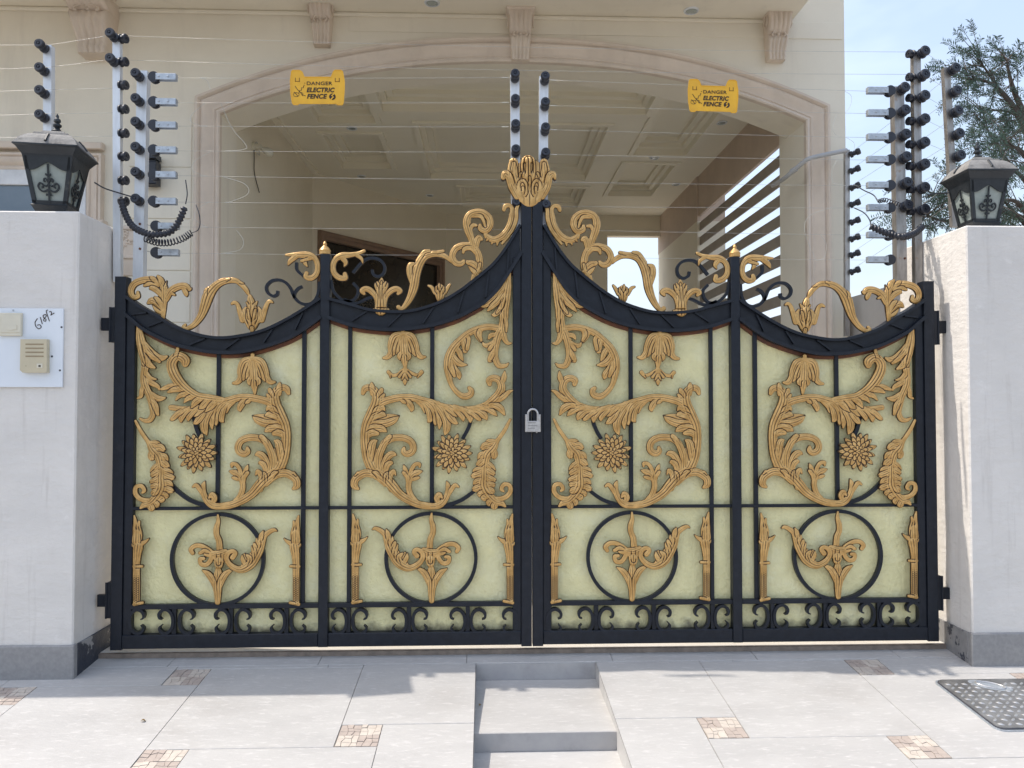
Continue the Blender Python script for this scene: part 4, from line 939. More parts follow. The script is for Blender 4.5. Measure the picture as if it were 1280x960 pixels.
# projecting slab above
zs_ = P(640, 20, YF)[2]
slabY = YF-.98
HB(MB().box(-7, 2.29, slabY, YF-.001, zs_, zs_+.20, .01), 'balcony_slab', 'beam2' if 'beam2' in M else 'wall')
HB(MB().box(-7, 2.29, YF-.028, YF-.0015, zs_-.030, zs_-.001, .008), 'cornice_strip', 'wall')
HB(MB().box(-7, 2.22, slabY+.05, slabY+.17, zs_+.2, zs_+1.05, .01), 'balcony_parapet', 'wall')
def downlight(px, py, z, r=.055, par=None):
    c = onZ(px, py, z)
    o = auto_smooth(HB(MB().lathe((c[0], c[1], z+.002), (0, 0, -1), [(r, 0), (r*1.02, .006), (r*.95, .011), (r*.80, .012), (r*.76, .004), (r*.7, .0025)], 28), 'downlight', 'winwhite'))
    l = HB(MB().lathe((c[0], c[1], z+.0005), (0, 0, -1), [(r*.70, 0), (r*.68, .007), (r*.4, .011), (.001, .012)], 20), 'lens', 'frost', o) if False else None
    return o
def lens(par, c, r, z):
    m_ = MB().lathe((c[0], c[1], z-.001), (0, 0, -1), [(r*.72, 0), (r*.66, .006), (r*.4, .010), (.001, .011)], 18); m_.build('lens', 'frost', par)
for px, py in ((540, 3), (864, 13)):
    o = downlight(px, py, zs_); lens(o, onZ(px, py, zs_), .055, zs_)
# porch shell
def porch():
    zc = ZCE; XS = 2.42
    A = [(XL-.001, YF+TH), (XL-.001, 5.12), (-.53, 6.95), (1.67, 6.95)]
    mb = MB()
    def vwall(a, b, z0, z1, t=.12):
        dx, dy = b[0]-a[0], b[1]-a[1]; l = hypot(dx, dy); nx, ny = -dy/l*t, dx/l*t
        mb.prism([a, b, (b[0]+nx, b[1]+ny), (a[0]+nx, a[1]+ny)], z0, z1, 'z')
    vwall(A[0], A[1], 0, zc)
    # oblique wall with door opening
    d = lambda t: (A[1][0]+(A[2][0]-A[1][0])*t, A[1][1]+(A[2][1]-A[1][1])*t)
    v0, v1 = .03, .97; zd = 1.116+1.95
    vwall(A[1], d(v0), 0, zc); vwall(d(v1), A[2], 0, zc); vwall(d(v0), d(v1), zd, zc)
    vwall(A[2], A[3], 0, zc); vwall((1.67, 6.95), (2.46, 6.95), 3.42, zc)
    HB(mb, 'porch_walls', 'porch')
    mb = MB(); mb.box(2.40, 2.72, 5.12, 7.07, 0, 3.19); HB(mb, 'rear_pier', 'porch')
    # door in the oblique wall
    mb = MB(); dx, dy = d(v1)[0]-d(v0)[0], d(v1)[1]-d(v0)[1]; l = hypot(dx, dy); ux, uy = dx/l, dy/l; nx, ny = uy, -ux
    def ob(mb, s0, s1, z0, z1, p0, p1):
        q = [(d(v0)[0]+ux*s+nx*p, d(v0)[1]+uy*s+ny*p) for s, p in ((s0, p0), (s1, p0), (s1, p1), (s0, p1))]; mb.prism(q, z0, z1, 'z')
    for s0, s1, z0, z1 in ((0, .10, 0, zd), (l-.10, l, 0, zd), (.10, l-.10, zd-.10, zd)): ob(mb, s0, s1, z0, z1, -.04, .035)
    for s0, s1, z0, z1 in ((.015, .05, 0, zd-.015), (l-.05, l-.015, 0, zd-.015), (.05, l-.05, zd-.05, zd-.015)): ob(mb, s0, s1, z0, z1, .034, .05)
    fr = HB(mb, 'door_frame', 'doorframe')
    mb = MB(); ob(mb, .10, l-.10, 0, zd-.10, -.035, -.02); mb.build('door_glass', 'dark', fr)
    # ceiling with recessed trays
    xs = [XL-.12, -1.60, -1.00, -.86, 1.36, 1.50, 2.05, 2.75]; ys = [YF+TH, 2.75, 3.31, 3.60, 3.86, 4.35, 4.66, 5.20, 5.35, 6.1, 7.1]
    trays = [(-1.52, -1.00, 2.72, 3.54), (-1.55, -1.02, 3.86, 4.9), (-.90, 1.42, 2.62, 3.24), (-.62, 1.14, 3.56, 5.25), (1.52, 2.06, 2.74, 4.34), (1.50, 2.04, 4.66, 5.9), (-.3, 1.2, 5.6, 6.5)]
    mb = MB(); gx = sorted({XL-.12, 2.46, *[t[0] for t in trays], *[t[1] for t in trays]}); gy = sorted({YF+TH-.02, 7.1, *[t[2] for t in trays], *[t[3] for t in trays]})
    for i in range(len(gx)-1):
        for j in range(len(gy)-1):
            cx, cy = (gx[i]+gx[i+1])/2, (gy[j]+gy[j+1])/2
            if any(t[0] < cx < t[1] and t[2] < cy < t[3] for t in trays): continue
            mb.add([(gx[i], gy[j], zc), (gx[i], gy[j+1], zc), (gx[i+1], gy[j+1], zc), (gx[i+1], gy[j], zc)], [(0, 1, 2, 3)])
    for x0, x1, y0, y1 in trays:
        lv = [(-.05, -.001), (-.05, -.022), (0, -.022), (0, .045), (.045, .050), (.045, .090), (.10, .096), (.10, .135), (.13, .14)]
        R_ = [[(x0+i_, y0+i_, zc+h), (x0+i_, y1-i_, zc+h), (x1-i_, y1-i_, zc+h), (x1-i_, y0+i_, zc+h)] for i_, h in lv]
        V = [p for r in R_ for p in r]; Fc = [(k*4+j, k*4+4+j, k*4+4+(j+1) % 4, k*4+(j+1) % 4) for k in range(len(lv)-1) for j in range(4)]
        Fc.append(tuple((len(lv)-1)*4+j for j in range(4))); mb.add(V, Fc)
    HB(mb, 'tray_ceiling', 'ceiling')
    HB(MB().box(-2.2, 2.75, YF+TH, 7.2, zc+.22, zc+.34), 'roof_slab', 'ceiling')
    mb = MB(); mb.box(2.415, 2.445, YF+.5, 5.12, 3.246, zc+.1); mb.box(2.40, 2.72, 5.12, 7.1, 3.19, zc+.1); HB(mb, 'side_beam', 'beam')
    # narrow cove along the ceiling edge
    HB(MB().box(XL, -1.86, YF+TH, 5.1, zc-.03, zc-.001, .005), 'ceiling_cove', 'ceiling')
    for px, py in ((440, 160), (452, 220), (537, 244), (902, 153), (818, 197), (845, 230), (697, 242)):
        c = onZ(px, py, zc)
        if any(t[0]-.03 < c[0] < t[1]+.03 and t[2]-.03 < c[1] < t[3]+.03 for t in trays): continue
        o = downlight(px, py, zc, .05); lens(o, c, .05, zc)
    for k in range(17):
        z1 = 3.170-.165*k
        HB(MB().box(2.424, 2.438, YF+.505, 5.118, z1-.092, z1, .002), 'louvre_slat', 'slat')
porch()
# rear yard wall end and window on the left of the facade
def window():
    k = mpp(YF); x1 = P(128, 200, YF-.03)[0]; z1 = P(100, 178, YF-.03)[2]; z0 = P(120, 276, YF-.03)[2]; x0 = x1-1.75
    fr = None; t = .19
    inner = [(x0+t, z0), (x0+t, z1-t*1.05), (x1-.115, z1-t*1.05), (x1-.115, z0)]
    prof = [(-.004, -.01), (-.004, .02), (.01, .028), (.02, .028), (.03, .018), (.045, .03), (.07, .048), (.085, .050), (.09, .04), (.10, .052), (.115, .052), (.118, -.005)]
    s = moulding(inner, prof, 'window_surround')
    mb = MB(); mb.box(x0-.02, x1+.03, YF-.075, YF, z0-.055, z0-.001, .006); mb.box(x0, x1, YF-.05, YF, z0-.10, z0-.056, .006); mb.box(x0, x1+.005, YF-.06, YF-.0005, z1-.055, z1-.005, .006); HB(mb, 'window_sill', 'trim')
    xi0, xi1, zi1 = x0+t, x1-.115, z1-t*1.05
    w = HB(MB().box(xi0, xi1, YF-.004, YF-.001, z0, zi1), 'window', 'winwhite')
    mb = MB()
    for a in (xi0, (xi0+xi1)/2-.02, xi1-.045): mb.box(a, a+.045, YF-.03, YF-.0045, z0, zi1-.0, .003)
    mb.box(xi0+.045, xi1-.045, YF-.029, YF-.0045, zi1-.11, zi1-.001, .003); mb.build('frame', 'winwhite', w)
    mb = MB(); mb.box(xi0+.045, xi1-.045, YF-.012, YF-.006, z0, zi1-.11); mb.build('pane', 'glass', w)
    # carved apron panel below the sill
    xa, xb, za, zb2 = P(148, 300, YF)[0], P(178, 300, YF)[0], P(150, 345, YF)[2], P(150, 283, YF)[2]
    mb = MB(); mb.box(xa, xb, YF-.02, YF, za, zb2, .004); mb.box(xa, xb, YF-.032, YF-.0195, zb2-.03, zb2, .004); mb.box(xa, xb, YF-.032, YF-.0195, za+.12, za+.145, .004)
    rnd = random.Random(8)
    for k_ in range(9):
        cx, cz = rnd.uniform(xa+.03, xb-.03), rnd.uniform(za+.18, zb2-.05)
        mb.tube([(cx+.022*cos(a)*(1-a/8), YF-.023, cz+.022*sin(a)*(1-a/8)) for a in np.linspace(0, 5.5, 12)], .006, 6)
    auto_smooth(HB(mb, 'carved_apron', 'trim'), 50)
window()
# ------------------------------------------------------------------ small fittings on the house
def wall_lamp():
    root = thing('wall_lamp', P(192, 236, YF-.05), 'small black box wall lamp on the facade beside the left fence posts', 'wall lamp')
    rect(MB(), 183, 201.5, 206, 234, YF-.02, .09, .006).build('body', 'black', root)
    rect(MB(), 181.5, 202, 197, 203, YF-.02, .10, .004).build('cap', 'black', root)
    rect(MB(), 185, 199.5, 203, 206, YF-.02, .075, .002).build('neck', 'black', root)
    rect(MB(), 186, 198, 208, 230, YF+.001, .022, .002).build('back_plate', 'black', root)
wall_lamp()
def bulb():
    p = onX(316, 183, XL); root = thing('bulb_holder', p, 'bare bulb in a holder with dangling wires on the porch side wall', 'light bulb')
    x, y, z = p
    auto_smooth(MB().lathe((x, y, z), (1, 0, 0), [(.035, 0), (.035, .014), (.02, .02), (.018, .05), (.021, .07)], 16).build('holder', 'ivory', root, True))
    auto_smooth(MB().lathe((x+.06, y+.02, z-.005), (.8, .5, -.35), [(.014, 0), (.016, .02), (.032, .05), (.036, .075), (.028, .10), (.001, .112)], 16).build('bulb', 'bulb', root, True))
    MB().tube(cat_rom([(x+.01, y, z-.01), (x+.015, y-.01, z-.10), (x+.01, y+.02, z-.22), (x+.01, y+.16, z-.34)], 6), .004, 6).build('flex', 'ink', root)
    MB().tube(cat_rom([(x+.01, y, z+.01), (x+.02, y+.05, z+.05), (x+.02, y+.12, z-.03), (x+.02, y+.05, z-.04)], 6), .004, 6).build('flex', 'cable', root)
bulb()
def conduit():
    a = [(966, 232, YF+.25), (980.6, 223, YF-.02), (992, 213, YF-.10), (1004, 203, YF-.16), (1011, 198.5, YF-.18), (1024, 195, YF-.18), (1043, 191, YF-.16), (1058, 188, YF-.14)]
    root = thing('conduit', P(1011, 198, YF-.18), 'grey plastic conduit bending out of the porch across the right pier', 'pipe')
    auto_smooth(MB().tube(cat_rom([P(*q) for q in a], 4), .0165, 12).build('pipe', 'pipe', root, True))
    p = P(992, 213, YF-.10); MB().tube([P(989, 215, YF-.085), P(995, 211, YF-.115)], .020, 12).build('coupling', 'pipe', root)
conduit()

# ================================================================== electric fence
def bobbin(mb, c, d, r, L_, n=14):
    return mb.lathe(c, d, [(r*.45, 0), (r*.95, L_*.04), (r, L_*.10), (r, L_*.26), (r*.72, L_*.33), (r*.70, L_*.56), (r*.95, L_*.63), (r, L_*.70), (r, L_*.90), (r*.85, L_), (r*.42, L_), (r*.42, L_*.93), (r*.22, L_*.93), (r*.22, L_*1.03), (.0005, L_*1.03)], n)
def fence_post(pt, pb, w, Y, label, ins=(), strainers=(), alu='alu', Yb=None, grp='electric fence posts', depth=None, bolts=()):
    """pt, pb: photo px of the post's top and bottom centre; w px width"""
    a = P(pt[0], pt[1], Y); Yb = Y if Yb is None else Yb; b = P(pb[0], pb[1], Yb); k = mpp(Y); hw = w*k/2
    root = thing('fence_post', b, label, 'fence post', grp)
    dp = depth or hw*1.7
    V = [(p[0]+sx*hw, p[1]+sy*dp/2+dp/2, p[2]) for p in (b, a) for sx, sy in ((-1, -1), (1, -1), (1, 1), (-1, 1))]
    MB().add(V, [(3, 2, 1, 0), (4, 5, 6, 7), (0, 1, 5, 4), (1, 2, 6, 5), (2, 3, 7, 6), (3, 0, 4, 7)]).build('bar', alu, root)
    for (x, y, kind) in ins:
        yf = Y+(Yb-Y)*(y-pt[1])/max(1, pb[1]-pt[1]); k2 = mpp(yf)
        if kind == 'F': c = P(x+2, y+3.5, yf-.001); d = Vector((-.06, -1, .10)); m_ = bobbin(MB(), c, d, 6.0*k2, .054)
        elif kind == 'G': c = P(x, y+2.5, yf-.001); m_ = bobbin(MB(), c, Vector((.0, -1, .12)), 5.8*k2, .062)
        elif kind == 'R': c = P(pt[0]+(pb[0]-pt[0])*(y-pt[1])/(pb[1]-pt[1])+w/2, y, yf+.012); m_ = bobbin(MB(), c, Vector((1, -.25, 0)), 5.8*k2, .038)
        elif kind == 'L': c = P(pt[0]-w/2, y, yf+.012); m_ = bobbin(MB(), c, Vector((-1, -.25, 0)), 5.4*k2, .034)
        elif kind == 'D': c = P(x-1, y+2, yf-.001); m_ = bobbin(MB(), c, Vector((.12, -1, .12)), 6.8*k2, .040)
        elif kind == 'S': c = P(x, y+3, yf); m_ = bobbin(MB(), c, Vector((1, -.5, .38)), 4.2*k2, .075)
        auto_smooth(m_.build('insulator', 'black', root, True), 35)
    for (x0, y, s) in strainers:                              # wheel at x0, clamp 26 px along s
        c = P(x0, y, Y-.03); wh = auto_smooth(MB().lathe((c[0], c[1]+.018, c[2]), (0, -1, 0), [(.018, 0), (.025, .003), (.025, .009), (.017, .012), (.017, .020), (.025, .023), (.025, .030), (.004, .031)], 16).build('strainer_wheel', 'black', root, True), 35)
        xa, xb = sorted((P(x0+s*2, y, Y-.04)[0], P(x0+s*27, y, Y-.04)[0])); z = c[2]
        m_ = MB().box(xa, xb, Y-.047, Y-.0445, z-.0145, z+.0145, .001); m_.box(xa, xb, Y-.022, Y-.0195, z-.0145, z+.0145, .001)
        e = xb if s > 0 else xa; m_.box(e-.002, e+.001, Y-.0446, Y-.0219, z-.0140, z+.0140)
        cl = m_.build('strainer_clamp', 'zinc', wh)
        for q in (.16, .62):
            xx = (xa+(xb-xa)*q) if s > 0 else (xb-(xb-xa)*q); cl2 = MB().lathe((xx, Y-.047, z), (0, -1, 0), [(.0045, 0), (.0045, .003), (.001, .004)], 8)
            o = cl2.build('rivet', 'zinc', wh)
        p0 = P(pt[0]+s*w/2, y-2, Y); MB().tube([p0, (c[0], Y-.012, c[2])], .0016, 5).build('link', 'wire', wh)
    for (x, y) in bolts:
        MB().lathe(P(x, y, Y-.0005), (0, -1, 0), [(.0055, 0), (.0055, .003), (.002, .0045)], 8).build('bolt', 'rust', root)
    return root
YA, YBp = .10, .09
AL = [97, 128, 157, 188, 219, 252, 283, 316]
fence_post((177.5, 88), (172, 352), 12.5, YA, 'white fence post nearest the left gate leaf, with silver strainer clamps on its right side',
           ins=[(173.5, y-3, 'F') for y in AL[:6]], strainers=[(193+(3 if i > 5 else 0), y, 1) for i, y in enumerate(AL)], bolts=[(175, 280), (175, 311)])
BL = [49, 78, 107, 137, 167, 196, 226, 252]
fence_post((145, 44), (146, 352), 9, YBp, 'tall white fence post by the left pillar with a column of black insulators',
           ins=[(142, 44.5, 'F'), (142, 75.5, 'F')]+[(155, y, 'R') for y in BL])
fence_post((59, 56), (59, 262), 10, .08, 'short white fence post standing on the left pillar behind the lantern', ins=[(55, y-1, 'F') for y in (59, 88, 116, 146)])
CL = [97, 128, 159, 190, 225, 255]; CR = [100, 132, 163, 194, 227, 258]
fence_post((643.5, 93), (645.5, 330), 11.5, .030, 'white fence post rising behind the left side of the gold crown', ins=[(643.5+i*.3, y, 'G') for i, y in enumerate(CL)])
fence_post((680, 95), (678.5, 330), 11.5, .030, 'white fence post rising behind the right side of the gold crown', ins=[(680.5+i*.2, y, 'G') for i, y in enumerate(CR)])
ER = [114, 142, 172, 200, 232, 260, 294, 325]
fence_post((1124, 108), (1128, 356), 13, .17, 'weathered fence post with silver strainer clamps reaching left, on the right pillar side',
           ins=[(1127+i*.8, y-3, 'D') for i, y in enumerate(ER[:6])], strainers=[(1112, y, -1) for y in ER], alu='alu_warm', bolts=[(1131, 293), (1131, 323)])
FL = [68, 97, 123, 152, 181, 208, 237, 264]
fence_post((1146.5, 64), (1149, 356), 9.5, .16, 'tallest weathered fence post on the right pillar side with paired black insulators',
           ins=[(1140, y, 'L') for y in FL]+[(1152, y-2, 'D') for y in FL], alu='alu_warm')
GL = [87, 115, 140, 168, 195]
fence_post((1184, 84), (1195, 283), 8.6, .22, 'leaning fence post behind the right lantern', ins=[(1190+i*1.6, y, 'D') for i, y in enumerate(GL)], alu='alu_warm', Yb=.28)
HL = [191, 212, 233, 254, 276, 297, 317, 338]
fence_post((1059.5, 187), (1059.5, 420), 6, 2.02, 'thin fence post against the right corner of the house with stubby insulators', ins=[(1062, y, 'S') for y in HL], alu='alu_warm')
IL = [293, 308, 323, 338, 352, 366]
fence_post((861, 283), (862, 430), 3.6, 6.3, 'far fence post seen through the back of the porch', ins=[(859, y, 'F') for y in IL], alu='alu_warm')

ORD = ['topmost', 'second', 'third', 'fourth', 'fifth', 'sixth', 'seventh', 'lowest']
def wire(pts, label, group, r=.00068, sag=.003, m='wire'):
    Q = [Vector(p) for p in pts]; out = []
    for a, b in zip(Q[:-1], Q[1:]):
        for k in range(8):
            t = k/8; p = a.lerp(b, t); p.z -= sag*4*t*(1-t)*(b-a).length; out.append(p)
    out.append(Q[-1]); o = MB().tube(out, r, 6).build('fence_wire', m, None, True); return tag(o, label, 'wire', group)
def crimp(o, p, q, r=.0017):
    MB().tube([p, q], r, 6).build('crimp', 'cable', o)
GW = 'electric fence wires'
for i, y in enumerate(AL):
    y2 = [97, 128, 158.5, 190, 225, 255, 287, 319][i]; a = P(219, y+.5, YA-.033); xe = 636 if i < 6 else (640 if i == 6 else 541); b = P(xe, y2, .0 if i < 6 else .05)
    o = wire([a, b], f'{ORD[i]} wire strung from the left strainer clamps to the fence posts behind the crown', GW, sag=.0012)
    crimp(o, P(xe-9, y2, .0 if i < 6 else .05), b)
    x1 = 250 if i % 2 == 0 else 282; t = (x1-219)/(xe-219); q = y+(y2-y)*t; crimp(o, Vector(a).lerp(Vector(b), t), Vector(a).lerp(Vector(b), t+.022), .0015)
for i, y in enumerate(ER):
    y1 = [100, 132, 162, 193, 227.5, 258, 287, 322][i]; x0 = 687 if i < 6 else (689 if i == 6 else 757); a = P(x0, y1, .0 if i < 6 else .05); b = P(1085, y, .137)
    o = wire([a, b], f'{ORD[i]} wire strung from the fence posts behind the crown to the right strainer clamps', GW, sag=.0012)
    crimp(o, a, P(x0+9, y1+.3, .0 if i < 6 else .05))
for i, (y0, y1) in enumerate(((45, 65), (75, 93))):
    wire([P(160, y0, YBp), P(1138, y1, .17)], ('upper' if i == 0 else 'lower')+' of the two long wires crossing above the whole gate', GW, sag=.004)
for i, (y0, y1) in enumerate(((44, 56), (74, 84), (110, 112), (141, 142))):
    wire([P(138 if i < 2 else 141, y0, YBp-.03), P(62, y1, .05), P(-40, y1+(0 if i == 0 else 3), .05)], f'{ORD[i]} wire running left from the tall left post past the lantern post', GW)
wire([P(141, 170, YBp), P(-30, 172, .10)], 'lone wire running left just above the left lantern roof', GW)
for i, y in enumerate(GL):
    wire([P(1156, FL[i]-3, .13), P(1183+i*1.6, y-3, .21)], f'{ORD[i]} short wire between the tallest right post and the leaning post', GW)
for i in range(5):
    wire([P(1184+i*2, GL[i]+10, .24), P(1066, HL[i]-2, 1.98)], f'{ORD[i]} slanting wire from the leaning right post back to the house corner post', GW, r=.0009)
for i in range(5, 8):
    wire([P(1190, 205+(i-5)*24, .26), P(1066, HL[i]-2, 1.98)], f'{ORD[i]} slanting wire running from behind the right lantern to the house corner post', GW, r=.0009)
# loose loops of jumper wire
for i, pts in enumerate(([(250,97),(259,101),(263,112)], [(276,129),(290,160),(308,182),(303,187),(286,189)], [(256,129),(240,143),(239,152),(250,157)], [(262,190),(244,201),(240,212),(252,219)],
                         [(276,220),(306,230),(309,243),(283,254)], [(262,252),(246,262),(244,274),(256,283)], [(296,288),(304,300),(300,312),(276,317)])):
    o = MB().tube(cat_rom([P(x, y, .04) for x, y in pts], 8), .0008, 5).build('jumper_wire', 'cable'); tag(o, f'{ORD[i]} thin loose loop of jumper wire hanging between the left fence wires', 'wire', 'loose jumper wires')
for i, pts in enumerate(([(1056,114),(1064,120),(1063,132),(1057,141)], [(1046,143),(1041,158),(1044,168),(1052,171)], [(1058,172),(1067,178),(1068,186)], [(1046,200),(1040,214),(1042,228),(1056,232)],
                         [(1040,259),(1012,270),(1006,290),(1020,325)], [(1026,294),(1033,306),(1030,322),(1020,326)])):
    o = MB().tube(cat_rom([P(x, y, .10) for x, y in pts], 8), .0008, 5).build('jumper_wire', 'cable'); tag(o, f'{ORD[i]} thin loose loop of jumper wire hanging between the right fence wires', 'wire', 'loose jumper wires')
# hoses and coiled leads
def hose(pts, r, label, name='corrugated_hose', ribs=True, m='black'):
    c = cat_rom([P(*p) for p in pts], 40 if ribs else 10); L_ = [0]
    for a, b in zip(c[:-1], c[1:]): L_.append(L_[-1]+(Vector(b)-Vector(a)).length)
    rr = [r*(1+(.2*sin(l/.0026) if ribs else 0)) for l in L_]
    return tag(MB().tube(c, rr, 12).build(name, m, None, True), label, 'hose' if ribs else 'cable')
hose([(152,250,.06),(156,266,.04),(166,283,.02),(184,292,.0),(200,293,-.0),(214,289,.02),(224,276,.03),(231,259,.03)], .0135, 'thick black corrugated hose looping round the left fence posts')
def coil(pts, r, turns, label, rw=.0028):
    c = cat_rom([P(*p) for p in pts], 30); n = len(c); out = []
    for k in range(n*6):
        t = k/(n*6-1)*(n-1); i = min(int(t), n-2); p = Vector(c[i]).lerp(Vector(c[i+1]), t-i); d = (Vector(c[i+1])-Vector(c[i])).normalized()
        e1 = d.cross(Vector((0, 1, 0))).normalized(); e2 = d.cross(e1); a = turns*2*pi*k/(n*6-1); out.append(p+e1*cos(a)*r+e2*sin(a)*r)
    return tag(MB().tube(out, rw, 6).build('coiled_lead', 'black', None, True), label, 'cable')
coil([(181,298,.0),(196,303,.0),(212,303,.0),(228,298,.0),(239,291,.0)], .0135, 17, 'springy black coiled lead below the left corrugated hose')
hose([(239,291,.0),(247,288,.0),(250,280,.0),(249,268,.0),(245,256,.02)], .0022, 'thin black lead rising from the left coiled lead', 'lead', False)
hose([(232,255,.03),(234,242,.03),(232,225,.03)], .0024, 'thin black lead rising from the left corrugated hose', 'lead', False)
hose([(118,228,.05),(130,235,.06),(145,240,.07),(165,246,.07)], .0032, 'black cable sagging between the left fence posts beside the lantern', 'lead', False)
hose([(1088,283,.06),(1100,288,.05),(1113,293,.05),(1128,296,.04),(1142,292,.08),(1152,284,.12)], .0145, 'thick black corrugated hose behind the right fence posts')
coil([(1098,252,.06),(1106,250,.06),(1116,253,.06),(1126,256,.06)], .009, 10, 'small black coiled lead beside the right fence posts', .0022)
hose([(1068,231,.3),(1080,238,.2),(1092,244,.1),(1098,253,.06)], .0028, 'thin black lead falling from the house corner to the right coiled lead', 'lead', False)
hose([(1068,260,.3),(1080,266,.2),(1087,275,.1),(1089,284,.06)], .0028, 'thin black lead falling from the house corner to the right corrugated hose', 'lead', False)
hose([(1158,244,.2),(1170,242,.2),(1186,241,.2)], .0028, 'thin black lead passing behind the right lantern at glass height', 'lead', False)
hose([(1156,284,.2),(1170,277,.2),(1188,271,.2)], .0028, 'thin black lead passing behind the foot of the right lantern', 'lead', False)

# ================================================================== warning signs
FONT = None
def text_mesh(txt, size, x, z, Y, parent, m='ink', shear=.22, bold=.012, sx=1.0, mirror=False, align='LEFT'):
    cu = bpy.data.curves.new('lettering', 'FONT'); cu.body = txt; cu.size = size; cu.shear = shear; cu.offset = bold*size; cu.extrude = .0006; cu.align_x = align; cu.space_character = 1.04
    ob = bpy.data.objects.new('tmp', cu); C.objects.link(ob); bpy.context.view_layer.update()
    dg = bpy.context.evaluated_depsgraph_get(); me = bpy.data.meshes.new_from_object(ob.evaluated_get(dg)); bpy.data.objects.remove(ob)
    V = [(x+v.co.x*sx, Y-v.co.z, z+v.co.y) for v in me.vertices]; Fc = [tuple(p.vertices) for p in me.polygons]
    return finish('lettering', V, Fc, m, parent)
def sign(x0, y0, Y, label, tilt=0.0, s=1.0):
    """x0,y0: photo px of the sign's top left"""
    k = mpp(Y); o = P(x0+33.5, y0+22, Y); root = thing('warning_sign', o, label, 'sign', 'yellow electric fence warning signs')
    root.rotation_euler = (0, radians(tilt), 0)
    T = lambda x, y: (o[0]+(x-33.5)*k*s, o[2]-(y-22)*k*s)
    out = [(0,14),(1.5,2),(3,.5),(12,.5),(15,2.5),(18,9),(51,9),(54,2),(56,0),(64,0),(66,2),(68,14),(68,24),(66.5,42.5),(65,44.5),(59,44.5),(57.5,43),(11,43),(9.5,44.5),(4,44.5),(2.5,42.5),(.5,30)]
    m_ = MB().prism([T(x, y) for x, y in out][::-1], Y-.0035, Y+.0005); m_.build('plate', 'yellow', root)
    m_ = MB(); m_.ribbon([T(x, y) for x, y in out+out[:1]], .0035, Y-.0052, Y-.003); m_.build('rim', 'yellow', root)
    h = k*s
    text_mesh('DANGER', 6.3*h, *T(20.2, 19.2), Y-.0042, root, shear=0, bold=.008, sx=1.24)
    text_mesh('ELECTRIC', 8.0*h, *T(20.2, 28.2), Y-.0042, root, sx=.96, bold=.035)
    text_mesh('FENCE', 8.0*h, *T(20.6, 36.3), Y-.0042, root, sx=1.0, bold=.035)
    m_ = MB()
    for x in (18.2, 49.6): m_.lathe((T(x, 16.8)[0], Y-.0034, T(x, 16.8)[1]), (0, -1, 0), [(.0018, 0), (.0018, .0012)], 8)
    for pts in ([(6,20.5),(9,25),(13,29),(15.5,33)], [(17.5,19),(16,23),(14.5,22.5),(13.5,26.5),(12,26),(10.5,30)], [(13,28.5),(16,30),(15,31.5),(19,33)], [(4.5,28),(8,31.5),(9.5,34)]):
        m_.ribbon([T(x, y) for x, y in pts], .0026, Y-.0044, Y-.003)
    m_.ribbon([T(7.5+3.6*cos(a), 31.5+2.6*sin(a)) for a in np.linspace(0, 2*pi, 17)], .0018, Y-.0043, Y-.003)
    m_.build('shock_emblem', 'ink', root)
    m_ = MB(); c = T(52.8, 34); m_.lathe((c[0], Y-.003, c[1]), (0, -1, 0), [(4.1*h, 0), (4.1*h, .0014)], 24); m_.build('round_emblem', 'ink', root)
    m_ = MB(); m_.ribbon([T(x, y) for x, y in ((54.6,30.6),(52,33),(54,34.2),(51,37.6))], .0052, Y-.0056, Y-.0042); m_.build('emblem_flash', 'yellow', root)
    m_ = MB()
    for x in (6, 56):
        for q in ((0, 0, 1, 5), (5, 0, 6, 5), (0, 4.2, 6, 5)): a_, b_ = T(x+q[0], 10+q[1]), T(x+q[2], 10+q[3]); m_.box(a_[0], b_[0], Y-.0044, Y-.003, b_[1], a_[1])
    m_.build('clip_slots', 'ink2', root)
    return root
sign(363, 87.5, -.005, 'yellow electric fence warning sign clipped to the wires left of the crown', -.6, .99)
sign(857, 98, .02, 'yellow electric fence warning sign clipped to the wires right of the crown', .8, .945)

